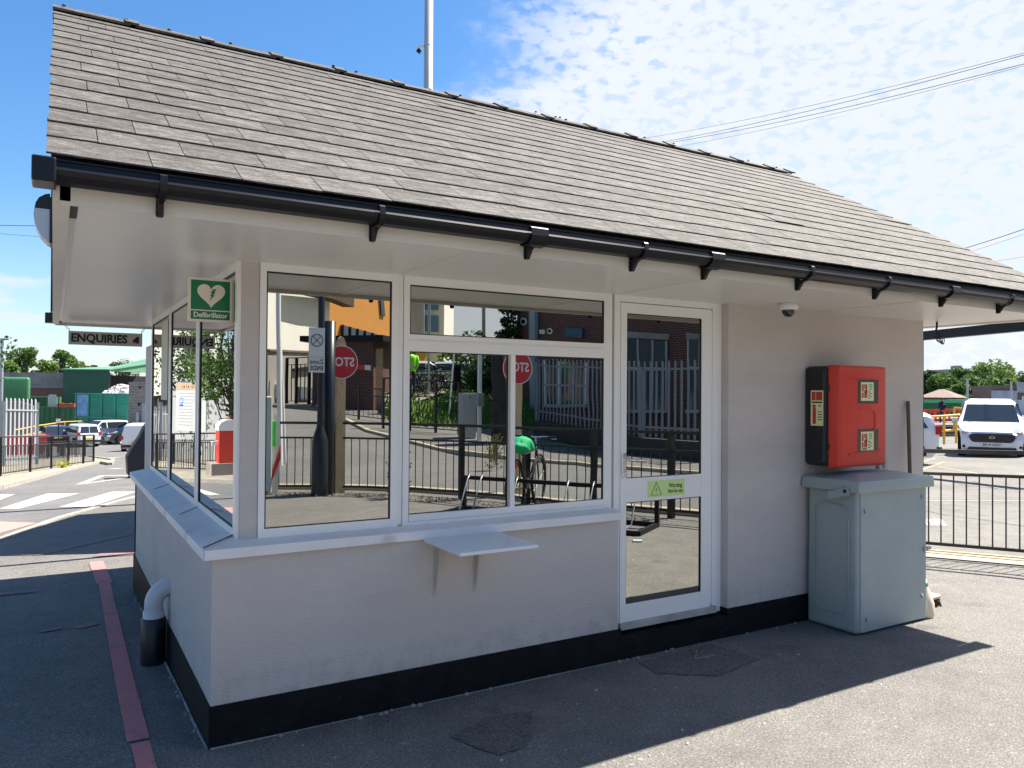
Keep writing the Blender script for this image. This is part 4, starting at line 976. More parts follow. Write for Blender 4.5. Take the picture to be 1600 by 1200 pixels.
for i, (px_, top, D, wpx, mt, lab) in enumerate((
    (1452, 577, 120, 34, M_LEAFD, 'dark tree beside the kiosk corner on the right skyline'),
    (1478, 582, 112, 40, M_LEAF, 'mid green tree right of the kiosk corner skyline'),
    (1505, 576, 116, 44, M_LEAF, 'broad tree left of the tallest one on the right skyline'),
    (1553, 562, 110, 60, M_LEAFL, 'tallest bright green tree above the white van'),
    (1530, 588, 104, 44, M_LEAF, 'shorter tree in front below the tallest one'),
    (1496, 600, 100, 40, M_LEAF, 'low tree behind the pink roofed house'),
    (1592, 583, 118, 44, M_LEAF, 'tree at the right edge behind the brown building'),
    (1573, 590, 104, 40, M_LEAFL, 'yellowish tree behind the brown brick building'),
    (1500, 619, 95, 22, M_LEAFL, 'clipped light green bush right of the pink roofed house'),
    (1440, 590, 125, 34, M_LEAFD, 'dark tree half hidden by the kiosk wall edge'))):
    g_ = gat(px_, D); g_.z = .0; tp = at(px_, top, D).z; tree(g_-Vector((0, 0, 1.5)), tp-g_.z+1.5, wpx*D/FPX*.70, 0, lab, mt, n=7000, leaf=.44, seed=i+33, group=GR, clumps=34, low=.05, trunk_r=.3)
# ================================================================== vehicles
def vehicle(name, label, loc, heading, paint_, kind='car', L_=4.3, W=1.75, H=1.45, front=True, tail_mat=None, plate=None, group=None):
    t = empty(name, label, 'van' if 'van' in kind else 'car', loc[:], heading, group); h = L_/2; wr = .32 if H < 1.7 else .34
    if kind == 'hatch': side = [(-h, .35), (-h-.0, .75), (-h+.12, .95), (-h+.55, H-.04), (-h+1.1, H), (.25, H), (.95, .98), (h-.25, .82), (h, .62), (h, .3), (h-.2, .2), (-h+.2, .2)]
    elif kind == 'suv': side = [(-h, .4), (-h, .95), (-h+.25, 1.15), (-h+.6, H-.05), (-h+1.2, H), (.35, H-.02), (1.05, 1.12), (h-.25, .98), (h, .75), (h, .35), (h-.2, .25), (-h+.2, .25)]
    elif kind == 'estate_van': side = [(-h, .4), (-h, .95), (-h+.18, H-.06), (-h+.35, H), (.5, H), (1.15, 1.08), (h-.25, .9), (h, .7), (h, .35), (h-.2, .22), (-h+.2, .22)]
    else: side = [(-h, .4), (-h, 1.0), (-h+.10, H-.12), (-h+.25, H), (.20, H), (.66, H-.16), (1.36, 1.10), (h-.35, .98), (h-.10, .82), (h, .58), (h, .30), (h-.12, .18), (-h+.2, .24)]
    zb = next(z for x, z in side[::-1] if z > .8 and x > .8)
    belt = {'hatch': .92, 'suv': 1.08, 'estate_van': 1.0, 'van': 1.08}[kind]
    def wid(x, z):
        w_ = W/2
        if z > belt: w_ -= (z-belt)*.26
        if z < .45: w_ -= .04
        ex = max(0, abs(x)-(h-.55)); w_ -= ex*(.14 if kind == 'van' else .22) if x > 0 else ex*.12
        return w_
    m = MB(); n = len(side); vs = []
    fr_ = [1, .80, 0, -.80, -1]
    # shell: side polygons inset rounded toward the centre line
    def pt(i, f):
        x, z = side[i]; y = wid(x, z)*f
        cx_, cz_ = 0, (.3+H)/2
        k_ = 1 if abs(f) < .95 else .985
        if abs(f) > .95 and z > H-.25: z -= .09
        bul = (.05 if x > h-.3 else 0)*(1-abs(f)**2)
        return ((x-cx_)*k_+cx_+bul, y, (z-cz_)*k_+cz_)
    for f in fr_:
        for i in range(n): vs.append(pt(i, f))
    fs = [tuple(range(n)), tuple(range(4*n, 5*n))[::-1]]
    for j in range(4):
        for i in range(n): fs.append((j*n+i, j*n+(i+1) % n, (j+1)*n+(i+1) % n, (j+1)*n+i))
    m.add(vs, fs); body = m.build('body', paint_, t)
    def face_panel(p0, p1, f0, f1, ins=.08, off=.012, name='windscreen', mt=M_CARGL, nseg=1):
        # panel on the shell between profile points p0 -> p1, across y=f0..f1
        (xa, za), (xb, zb_) = p0, p1; d = Vector((xb-xa, 0, zb_-za)); nn = Vector((-d.z, 0, d.x)).normalized()
        if nn.z < 0 or (abs(nn.z) < .15 and nn.x*xa < 0): nn = -nn
        a = Vector((xa, 0, za))+d*ins; b_ = Vector((xb, 0, zb_))-d*ins; q = MB()
        ya0, yb0 = wid(a.x, a.z), wid(b_.x, b_.z)
        pa = [a+Vector((0, ya0*f0, 0)), a+Vector((0, ya0*f1, 0)), b_+Vector((0, yb0*f1, 0)), b_+Vector((0, yb0*f0, 0))]
        q.add([p+nn*off for p in pa]+[p-nn*.02 for p in pa], [(0, 1, 2, 3), (7, 6, 5, 4), (0, 4, 5, 1), (1, 5, 6, 2), (2, 6, 7, 3), (3, 7, 4, 0)])
        return q.build(name, mt, t)
    idx = {'hatch': (5, 6, 2, 3), 'suv': (5, 6, 2, 3), 'estate_van': (4, 5, 1, 2), 'van': (5, 6, 1, 2)}[kind]
    face_panel(side[idx[0]], side[idx[1]], -.86, .86, .06)
    if kind == 'estate_van':
        face_panel(side[idx[2]], side[idx[3]], -.80, -.03, .12, name='rear_window'); face_panel(side[idx[2]], side[idx[3]],   .03, .80, .12, name='rear_window')
    elif kind != 'van': face_panel(side[idx[2]], side[idx[3]], -.78, .78, .12, name='rear_window')
    # side windows
    xf = side[idx[1]][0]-.18; xr = side[idx[2]][0]+.35
    zt = H-.13
    for s in (1, -1):
        segs = [(xr, .0), (.08, xf)] if kind != 'van' else [(.15, xf+.05)]
        for (xa, xb) in segs:
            q = MB(); xt_b = min(xb, side[idx[0]][0]-.0); xt_a = xa+.18 if xa == xr else xa
            pts = [(xa, belt+.03), (xb, belt+.03), (min(xb, xt_b+.05), zt), (xt_a, zt)]
            vs_ = [(x, s*(wid(x, z)*.998+.004), z) for x, z in pts]; v2 = [(x, s*(abs(y)-.03), z) for x, y, z in vs_]
            q.add(vs_+v2, [(0, 1, 2, 3), (7, 6, 5, 4), (0, 4, 5, 1), (1, 5, 6, 2), (2, 6, 7, 3), (3, 7, 4, 0)]); q.build('side_window', M_CARGL, t)
        for x in (h-.85, -h+.8):
            q = MB(); y = s*(W/2-.10); q.lathe((x, y, wr-.0), [(wr*.62, -.11), (wr*.96, -.11), (wr, -.08), (wr, .08), (wr*.96, .11), (wr*.62, .11), (wr*.62, -.11)], 20, 'y'); wl = q.build('tyre', M_TYRE, t)
            q = MB(); q.lathe((x, y+s*.10, wr), [(wr*.64, 0), (wr*.60, -s*.03), (wr*.12, -s*.02), (0, 0)], 14, 'y')
            q.build('rim', M_ALU, wl)
            q = MB(); q.lathe((x, s*(W/2-.02), wr+.02), [(0, 0), (wr*1.18, 0), (wr*1.18, s*.0), (0, s*.008)], 20, 'y')
            q = MB(); q.add([(x+wr*1.2*cos(a), s*(wid(x, .6)+.004), wr+wr*1.2*sin(a)) for a in [pi*k/12-.15 for k in range(0, 14)]], [tuple(range(14))]); q.build('wheel_arch', M_BLACK, t)
        # lamps
        q = MB()
        if kind == 'van':
            q.add([(h-.04, s*.56, .80), (h-.08, s*.80, .84), (h-.36, s*.895, .97), (h-.28, s*.70, .95), (h-.18, s*.56, .88),
                   (h+.02, s*.56, .76), (h-.04, s*.82, .74), (h-.32, s*.905, .86)], [(0, 1, 2, 3, 4), (0, 5, 6, 1), (1, 6, 7, 2)])
            q.build('headlight', M_LAMPC, t); q = MB(); q.lathe((h-.05, s*.72, .80), [(0, .02), (.05, .0), (.0, -.03)], 10, 'x'); q.build('indicator', M_AMBER, t)
        else:
            q.box(h-.14, h+.012, s*(W/2-.5) if s > 0 else -(W/2-.12), s*(W/2-.12) if s > 0 else -(W/2-.5), .60, .72, .02); q.build('headlight', M_LAMPC, t)
        q = MB(); zl = .72 if kind == 'hatch' else .85
        y0, y1 = sorted((s*(W/2-(.30 if kind in ('hatch', 'suv') else .20)), s*(W/2-.03)))
        q.box(-h-.014, -h+.14, y0, y1, zl, zl+(.16 if kind in ('hatch',) else .24), .01); q.build('tail_light', M_LAMPR, t)
        q = MB(); q.box(.62 if kind != 'van' else .98, .76 if kind != 'van' else 1.10, s*(W/2+.17) if s < 0 else W/2-.02, s*(W/2-.02) if s < 0 else W/2+.17, belt+.02, belt+.15, .03); q.build('wing_mirror', paint_, t)
    q = MB(); q.box(h-.10, h+.03, -.70*W/2, .70*W/2, .22, .34, .01); q.build('front_bumper', M_BLKP, t); q = MB(); q.box(-h-.05, -h+.1, -.92*W/2, .92*W/2, .36, .52, .02); q.build('rear_bumper', M_BLKP, t)
    q = MB(); q.box(-h-.062, -h-.02, -.26, .26, .56 if kind != 'van' else .60, .67 if kind != 'van' else .71); q.build('number_plate', M_PLATEY, t)
    if kind == 'van':
        q = MB(); gp_ = [(-.58, .745), (-.63, .67), (-.57, .55), (-.50, .50), (.50, .50), (.57, .55), (.63, .67), (.58, .745), (.45, .77), (-.45, .77)]
        poly_on(q, (h+.056, 0, 0), (0, 1, 0), (0, 0, 1), gp_, .012); gr = q.build('grille', mat('grille_black', (.008, .008, .011), .4), t)
        q = MB(); ring_on(q, (h+.07, 0, .655), (0, 1, 0), (0, 0, 1), .030, .038, 18, .004); o_ = q.build('badge', M_CHROME, gr); o_.scale = (1, 2.0, 1)
        q = MB(); rect_on(q, (h+.058, 0, .42), (0, 1, 0), (0, 0, 1), -.27, .27, -.055, .055, .01); pl = q.build('number_plate', M_PLATE, t)
        q = MB(); put_text(q, 'EF19 HGY', .10, (h+.0695, 0, .42), (0, 1, 0), (0, 0, 1), .002, .002, fitw=.48); q.build('lettering', M_INK, pl)
        q = MB(); poly_on(q, (h+.058, 0, 0), (0, 1, 0), (0, 0, 1), [(-.60, .345), (.60, .345), (.72, .22), (-.72, .22)], .006); q.build('lower_grille', MATS['grille_black'], t)
        for s in (1, -1):
            q = MB(); q.lathe((h-.03, s*.76, .36), [(0, .03), (.045, .03), (.045, .0)], 12, 'x'); q.build('fog_lamp', M_BLKP, t)
        q = MB(); q.tube([(.45, 0, H-.1), (.40, 0, H+.02)], .008, 6); q.build('aerial', M_BLACK, t)
        q = MB(); q.tube([(1.33, -.62, 1.145), (1.22, .0, 1.24)], .008, 5); q.build('wiper', M_BLACK, t)
    return t
def face_cam(p, extra=0.): return atan2(CAM.y-p.y, CAM.x-p.x)+extra
vp = gat(1546, 26.1); vehicle('parked_van', 'white van facing the camera in the car park beyond the rail', vp, face_cam(vp, .03), M_CARW, 'van', 4.4, 1.84, 1.86)
pk = gat(1440, 21.9); vehicle('parked_van', 'rear end of a white pickup showing past the kiosk corner', pk+Vector((-1.93, 1.13, 0)), radians(148), M_CARW, 'estate_van', 4.6, 1.8, 1.45)
c_ = gat(86, 58); vehicle('parked_car', 'dark blue hatchback seen from behind with a yellow plate', c_, face_cam(c_, pi+.12), M_CARB, 'hatch', 4.1, 1.75, 1.46)
c_ = gat(127, 57); vehicle('parked_car', 'white boxy estate car with twin rear windows at the end of the guard rail', c_, face_cam(c_, pi+.28), M_CARW, 'estate_van', 4.1, 1.65, 1.62)
c_ = gat(160, 62); vehicle('parked_car', 'white silver off-roader parked before the green gridded container', c_, radians(205), M_CARW, 'suv', 4.6, 1.85, 1.70)
c_ = gat(207, 60); vehicle('parked_car', 'dark saloon nose out beside the grey block building', c_, radians(205), M_CARK, 'hatch', 4.3, 1.75, 1.40)
c_ = gat(210, 51); vehicle('parked_van', 'white panel van with black bumper partly hidden by the kiosk corner', c_+Vector((.5, .3, 0)), radians(75), M_CARW, 'van', 4.4, 1.8, 1.85)
# dark car nose hidden behind kiosk corner
c_ = gat(236, 21.5); 
t = empty('wheeled_dustbin', 'black covered trolley shape with raised lid close behind the kiosk corner', 'trolley', gat(222, 20.3)[:])
m = MB(); m.prism([(-.33, .10), (-.36, .55), (-.24, .80), (-.06, 1.10), (.04, 1.34), (.12, 1.42), (.50, 1.45), (.50, .06), (-.1, -.06)], -.3, .3, 'y'); m.build('cover', mat('navy_black_cover', (.008, .010, .020), .55, bump=.5, bscale=6), t)
m = MB(); m.bar((.10, -.32, 1.12), (.16, -.32, .78), .03, .02); m.build('handle', M_CREAMPL, t)
m = MB(); m.lathe((-.25, -.25, .02), [(0, -.03), (.09, -.03), (.09, .03), (0, .03)], 12, 'y'); m.build('wheel', M_TYRE, t)

# ================================================================== left background buildings
def boxthing(name, label, cat, p0, p1, depth, ztop, zbot, m_, part='wall', dirv=None):
    """a wall-like block whose front face runs p0->p1 (ground points), going back by depth"""
    t = empty(name, label, cat, (p0.x, p0.y, zbot)); d = Vector((p1.x-p0.x, p1.y-p0.y, 0)); n_ = Vector((-d.y, d.x, 0)).normalized()
    if n_.dot(Vector((p0.x-CAM.x, p0.y-CAM.y, 0))) < 0: n_ = -n_
    q = [Vector((0, 0, 0)), d, d+n_*depth, n_*depth]; H_ = ztop-zbot
    m = MB(); m.add([*q, *[v+Vector((0, 0, H_)) for v in q]], [(3, 2, 1, 0), (4, 5, 6, 7), (0, 1, 5, 4), (1, 2, 6, 5), (2, 3, 7, 6), (3, 0, 4, 7)])
    m.build(part, m_, t); return t, d, n_, H_
# concrete / brick wall
p0, p1 = gat(-60, 90), gat(150, 90)
t, d, n_, H_ = boxthing('yard_wall', 'long weathered concrete wall over red brick behind the green tank', 'wall', p0, p1, .4, at(60, 582, 90).z, -2.47, M_CONC)
zr = at(60, 604, 90).z+2.47; m = MB(); m.add([v-n_*.05 for v in (Vector((0, 0, 0)), d, d+Vector((0, 0, zr)), Vector((0, 0, zr)))], [(0, 1, 2, 3)]); m.build('brick_course', B_RED, t)
m = MB(); m.bar(-n_*.1+Vector((0, 0, zr)), d-n_*.1+Vector((0, 0, zr)), .1, .3); m.build('coping', M_CONC, t)
# shed
t = empty('green_shed', 'large dark green waste shed with pale green roof and open side', 'shed', gat(98, 85)[:]); o = gat(98, 85)
a0 = gat(98, 85)-o; a1 = gat(170, 85)-o; a2 = gat(260, 93)-o
def zz(x, y, D): return at(x, y, D).z-o.z
m = MB(); m.add([a0, a1, a1+Vector((0, 0, zz(172, 578, 85))), a0+Vector((0, 0, zz(98, 577, 85)))], [(0, 1, 2, 3)]); m.add([a0, a0+Vector((3, 22, 0)), a0+Vector((3, 22, 6.2)), a0+Vector((0, 0, zz(98, 577, 85)))], [(0, 1, 2, 3)]); m.build('wall', M_DGREEN, t)
bk = [a1+Vector((1, 14, 0)), a2+Vector((1, 14, 0))]
m = MB(); m.add([bk[0], bk[1], bk[1]+Vector((0, 0, 6)), bk[0]+Vector((0, 0, 6))], [(0, 1, 2, 3)]); m.add([a1, bk[0], bk[0]+Vector((0, 0, 6)), a1+Vector((0, 0, 6.3))], [(0, 1, 2, 3)]); m.build('interior', M_DARK, t)
m = MB(); m.add([a1+Vector((0, 0, zz(172, 580, 85)))-Vector((0, .1, 0)), a2+Vector((0, 0, zz(260, 583.5, 93))), a2+Vector((0, 0, zz(260, 564, 93))), a1+Vector((0, 0, zz(172, 577.5, 85)))], [(0, 1, 2, 3)]); m.build('fascia_panel', M_GREENB, t)
m = MB(); rA, rB, rC = a0+Vector((-.3, -.3, zz(97, 576.5, 85))), a1+Vector((0, -.3, zz(174, 577, 85))), a2+Vector((0, -.2, zz(260, 563, 93)))
rD, rE = a0+Vector((6, 14, zz(140, 570.5, 97))), a2+Vector((-1, 14, zz(240, 561.5, 106)))
m.add([rA, rB, rC, rE, rD], [(0, 1, 2, 3, 4)]); m.add([rA, rB, rC, rB-Vector((0, 0, .12)), rA-Vector((0, 0, .12)), rC-Vector((0, 0, .12))], [(0, 1, 3, 4), (1, 2, 5, 3)]); m.build('roof', M_GREENB, t)
# rubbish pile
t = MB(); oo = gat(182, 79)
for i in range(420):
    x_, y_ = random.gauss(0, 1.2), random.gauss(0, 1.0); z_ = max(.0, 4.55-.35*abs(x_-.6)**1.7-.4*abs(y_)); p = Vector((x_, y_, z_)); s_ = random.uniform(.08, .28)
    r_ = Matrix.Rotation(random.uniform(0, 6), 3, 'X') @ Matrix.Rotation(random.uniform(0, 6), 3, 'Z')
    t.add([p+r_ @ Vector(v)*s_ for v in ((-1, -1, -.3), (1, -1, -.3), (1, 1, -.3), (-1, 1, -.3), (-1, -1, .3), (1, -1, .3), (1, 1, .3), (-1, 1, .3))], [(3, 2, 1, 0), (4, 5, 6, 7), (0, 1, 5, 4), (1, 2, 6, 5), (2, 3, 7, 6), (3, 0, 4, 7)])
t.prism([(-2.6, 0), (-1.2, 3.2), (.6, 4.3), (2.2, 3.4), (3, 0)], -1, 1, 'y')
o = t.build('rubbish_pile', M_RUBB, loc=oo[:]); tag(o, 'heap of pale mixed rubbish showing above the green container', 'rubbish', kind='stuff')
# gridded container
p0, p1 = gat(119, 66), gat(201, 64)
t, d, n_, H_ = boxthing('gridded_container', 'teal container with a grid of framed panels behind the parked cars', 'container', p0, p1, 2.4, at(160, 615, 65).z, -2.47, M_TEAL, 'shell')
m = MB()
for i in range(5): q = d*(i/4)-n_*.05; m.bar(q, q+Vector((0, 0, H_)), .09, .12)
for z_ in (.06, H_*.47, H_): m.bar(Vector((0, 0, z_))-n_*.06, d+Vector((0, 0, z_))-n_*.06, .12, .07)
m.build('frame', M_TEALL, t)
m = MB()
for i in range(1, 4):
    for z_ in (H_*.60, H_*.75, H_*.88, H_*.15, H_*.3): q = d*((i+.22)/4)-n_*.03; m.bar(q+Vector((0, 0, z_)), q+d*.13+Vector((0, 0, z_)), .05, .04)
m.build('rungs', M_TEALL, t)
m = MB(); m.add([d*.02-n_*.03+Vector((0, 0, H_*.5)), d*.235-n_*.03+Vector((0, 0, H_*.5)), d*.235-n_*.03+Vector((0, 0, H_*.97)), d*.02-n_*.03+Vector((0, 0, H_*.97))], [(0, 1, 2, 3)]); m.build('blue_poster', mat('blue_mural', (.05, .25, .55), .5, col2=(.35, .55, .75), scale=1.5), t)
m = MB(); m.add([d*.06-n_*.07+Vector((0, 0, H_*.17)), d*.17-n_*.07+Vector((0, 0, H_*.17)), d*.17-n_*.07+Vector((0, 0, H_*.38)), d*.06-n_*.07+Vector((0, 0, H_*.38))], [(0, 1, 2, 3)]); m.build('white_notice', M_WHITE, t)
# grey block building
p0, p1 = gat(201, 61), gat(262, 60)
t, d, n_, H_ = boxthing('block_building', 'low grey blockwork building with a pale door beside the teal container', 'building', p0, p1, 5, at(215, 597, 61).z, -2.47, B_GREY)
m = MB(); m.add([v-n_*.03 for v in (d*.36, d*.52, d*.52+Vector((0, 0, 3.1)), d*.36+Vector((0, 0, 3.1)))], [(0, 1, 2, 3)]); m.build('door', mat('pale_lilac_door', (.40, .40, .46), .5), t)
m = MB(); q = d*.29-n_*.12+Vector((0, 0, 2.9)); m.bar(q, q+Vector((0, 0, .25)), .12, .12); q = d*.33-n_*.25+Vector((0, 0, 4.35)); m.bar(q, q+d*.03, .15, .15); m.build('lamp', M_BLACK, t)
m = MB(); q = d*.26-n_*.1+Vector((0, 0, 1.6)); m.bar(q, q+Vector((0, 0, .8)), .22, .16); m.build('vent_grille', M_GALV, t)
# corrugated green fence
p0, p1 = gat(-60, 76), gat(119, 74)
t = empty('corrugated_fence', 'dark green corrugated sheet fence left of the teal container', 'fence', p0[:]); d = p1-p0; m = MB(); nn = 90; zt = at(70, 636, 75).z+2.47
for i in range(nn):
    a, c = d*(i/nn), d*((i+1)/nn); k_ = (.12, .12, 0, 0)[i % 4]; k2 = (.12, 0, 0, .12)[i % 4]; a = a+Vector((0, -k_, 0)); c = c+Vector((0, -k2, 0))
    m.add([a, c, c+Vector((0, 0, zt)), a+Vector((0, 0, zt))], [(0, 1, 2, 3)])
m.build('sheeting', M_OLIVE, t); m = MB(); m.bar(Vector((0, -.1, zt)), d+Vector((0, -.1, zt)), .12, .14); m.build('top_rail', M_OLIVE, t)
p0, p1 = gat(30, 80), gat(75, 80)
t, d, n_, H_ = boxthing('steel_container', 'dark green ribbed container standing higher behind the corrugated fence', 'container', p0, p1, 2.4, at(50, 620, 80).z, -2.47, M_OLIVE, 'shell')
m = MB()
for i in range(14): q = d*((i+.5)/14)-n_*.04; m.bar(q, q+Vector((0, 0, H_)), .12, .08)
m.build('ribs', M_OLIVE, t)
t = empty('crate_shelf', 'narrow concrete shelf on the green fence left of the teal container', 'shelf', gat(75, 77)[:]); o = gat(75, 77)
a, c = gat(75, 77)-o, gat(118, 77)-o; z_ = at(95, 640, 77).z-o.z
m = MB(); m.bar(a+Vector((0, 0, z_)), c+Vector((0, 0, z_)), .4, .12); m.build('shelf', M_CONC, t)
for q in (a, c): m = MB(); m.bar(q, q+Vector((0, 0, z_)), .2); m.build('post', M_CONC, t)
for i in range(7):
    q = a.lerp(c, (i+.5)/7)+Vector((0, 0, z_+.35)); e_ = (c-a).normalized()*.17; m = MB(); m.bar(-e_, e_, .3, .5+.08*(i % 2)); m.bar(-e_*1.08+Vector((0, 0, .24)), e_*1.08+Vector((0, 0, .24)), .34, .06)
    tag(m.build('crate', M_ORANGE, loc=(o+q)[:]), ['leftmost orange red crate on the fence shelf beside the grey sheet', 'second orange red crate from the left on the fence shelf', 'third orange red crate from the left on the fence shelf', 'middle orange red crate on the fence shelf', 'third orange red crate left of the teal container', 'second orange red crate left of the teal container', 'orange red crate right beside the teal container'][i], 'crate', 'orange red crates on the fence shelf')
m = MB(); q = gat(76, 76.5)-o; m.add([q+Vector((0, 0, z_)), q+Vector((.0, 0, z_+1.5)), q+(c-a)*.28+Vector((0, 0, z_+1.5)), q+(c-a)*.28+Vector((0, 0, z_))], [(0, 1, 2, 3)]); m.build('grey_sheet', M_GALV, t)
# green tank
t = empty('green_tank', 'rounded bright green container raised above the fence at far left', 'tank', gat(10, 61)[:]); o = gat(10, 61); zt, zb_ = at(10, 589, 61).z-o.z, at(10, 626, 61).z-o.z
m = MB(); bm = tbox(-3.2, 1.55, 0, 2.2, zb_, zt, 0, .22, 4); m.bm(bm, True); m.build('shell', M_GREENT, t)
m = MB(); m.box(1.0, 1.2, .2, .4, 0, zb_+.1); m.box(-2, -1.8, .2, .4, 0, zb_+.1); m.box(-3, 1.3, .1, 2, zb_-.35, zb_); m.build('legs', M_BLACK, t)
# low shipping skip behind gate and red skip
t = empty('red_skip', 'red skip seen through the pales of the gate', 'skip', gat(32, 46)[:], radians(5))
m = MB(); m.prism([(-1.6, 1.1), (1.5, 1.1), (1.2, 0), (-1.3, 0)], 0, 1.6, 'y'); m.build('body', mat('skip_red', (.5, .05, .04), .6, var=.1, scale=2), t)
m = MB(); m.bar((-1.65, 0, 1.1), (1.55, 0, 1.1), .1, .1); m.build('rim', MATS['skip_red'], t)
t = empty('grey_trailer', 'low grey curtain sided trailer behind the pale gate', 'trailer', gat(18, 54)[:], radians(0)); 
m = MB(); m.prism([(-2.9, .9), (-2.9, 3.1), (-2.2, 3.25), (.3, 3.25), (1.3, 2.95), (1.3, .9)], 0, 2.2, 'y'); m.build('body', mat('trailer_taupe', (.26, .20, .18), .7, var=.1, scale=2), t)
m = MB(); m.bar((-2.2, -.04, 3.25), (.5, -.04, 3.25), .2, .14); m.bar((.5, -.04, 3.25), (1.3, -.04, 2.95), .2, .14); m.build('top_rail', M_CONC, t)
m = MB(); m.lathe((.8, .3, .45), [(0, -.1), (.45, -.1), (.45, .1), (0, .1)], 16, 'y'); m.lathe((-2, .3, .45), [(0, -.1), (.45, -.1), (.45, .1), (0, .1)], 16, 'y'); m.build('wheels', M_TYRE, t)
# yellow rail left
def pipe_rail(pts, hs_, label, r=.04, every=1):
    t = empty('handrail', label, 'handrail', pts[0][:]); o = Vector(pts[0]); m = MB()
    for h_ in hs_: m.tube([Vector(p)-o+Vector((0, 0, h_)) for p in pts], r, 6)
    m.build('rails', M_YRAIL, t)
    for p in pts: q = MB(); q.tube([Vector(p)-o, Vector(p)-o+Vector((0, 0, max(hs_)))], r, 6); q.build('post', M_YRAIL, t)
def lift(px_, py_, D, h_): p = at(px_, py_, D); return Vector((p.x, p.y, p.z-h_))
pipe_rail([lift(22, 672, 52, 1.1), lift(60, 665, 56, 1.1), lift(101, 659, 62, 1.1), lift(128, 658, 64, 1.1), lift(140, 658, 65, 1.1)], (1.1, .60), 'yellow pipe handrail behind the dark blue hatchback')
# thin pole, lamp post far left
t = empty('sign_pole', 'thin dark pole with white sign back behind the blue hatchback', 'pole', gat(92, 50)[:]); o = gat(92, 50)
m = MB(); m.tube([(0, 0, 0), (0, 0, at(92, 616, 50).z-o.z)], .035, 6); m.build('pole', M_BLACK, t)
m = MB(); z_ = at(92, 661, 50).z-o.z; m.box(-.15, .12, -.06, -.03, z_, z_+.28); m.build('plate', M_WHITE, t)
t = empty('lamp_post', 'tall grey lamp post cut by the left edge of the picture', 'lamp post', gat(2, 60)[:]); o = gat(2, 60)
m = MB(); m.tube([(0, 0, 0), (0, 0, at(2, 531, 60).z-o.z)], .12, 8); m.build('column', M_GALV, t); m = MB(); z_ = at(2, 531, 60).z-o.z; m.box(-.3, .45, -.2, .2, z_, z_+.12, .02); m.build('lamp_head', M_GALV, t)
# yellow weeds at rail foot
m = MB(); oo = gp(99, 733)
for i in range(60):
    a = random.uniform(0, 6.28); l = random.uniform(.1, .32); m.bar((random.gauss(0, .08), random.gauss(0, .08), 0), (random.gauss(0, .14), random.gauss(0, .12), l), .012, .010)
tag(m.build('weeds', mat('yellow_weed', (.45, .42, .06), .9, island=.4), loc=oo[:]), 'yellow flowering weed tuft at the foot of the left rail', 'weed')

# ================================================================== right background
ptp = MB()
q = [gat(1400, 50), gat(1640, 50), gat(1640, 110), gat(1400, 110)]; zt = at(1500, 664, 50).z
ptp.add([Vector((p.x, p.y, -3)) for p in q]+[Vector((p.x, p.y, zt)) for p in q], [(4, 5, 6, 7), (0, 1, 5, 4), (3, 2, 6, 7), (1, 2, 6, 5), (0, 3, 7, 4)])
struct('raised_terrace', ptp, M_ROADL)
m = MB(); o = gat(1400, 49.6)
for k in range(5): a, c = gat(1400, 49.4-k*.25), gat(1640, 49.4-k*.25); m.bar((a.x, a.y, zt-.12-.16*k), (c.x, c.y, zt-.12-.16*k), .3, .10)
o_ = m.build('timber_steps', mat('dark_timber', (.09, .07, .05), .9, var=.3, scale=2)); tag(o_, 'dark timber retaining steps behind the yellow handrail at right', 'steps')
# barriers
proto = None
GB = 'orange plastic barriers on the terrace'
labs = ['orange plastic barrier nearest the kiosk wall edge', 'orange plastic barrier left of the standing worker', 'orange plastic barrier behind the standing worker', 'orange plastic barrier right of the standing worker', 'orange plastic barrier in the middle of the row', 'orange plastic barrier before the van roof', 'orange plastic barrier partly hidden by the white van']
for i in range(7):
    px_ = 1440+i*14.5; D = 56-.5*i; p = at(px_, 662-.3*i, D)
    if proto is None:
        t = empty('plastic_barrier', labs[0], 'barrier', p[:], 0, GB); m = MB(); m.box(-.30, .30, -.04, .04, .12, .30); m.box(-.30, .30, -.04, .04, .78, .98); m.box(-.30, -.22, -.04, .04, .3, .78); m.box(.22, .30, -.04, .04, .3, .78)
        m.box(-.06, .06, -.04, .04, .3, .78); m.box(-.22, .22, -.03, .03, .5, .58); m.build('panel', M_ORANGE, t)
        m = MB(); m.box(-.25, -.18, -.22, .22, 0, .12); m.box(.18, .25, -.22, .22, 0, .12); m.build('feet', M_WHITE, t); proto = t
    else: t = copy_tree(proto)
    t.location = p; t.rotation_euler.z = radians(-55+random.uniform(-12, 12)); t['label'] = labs[i]; t.scale = (1, 1, 1.05)
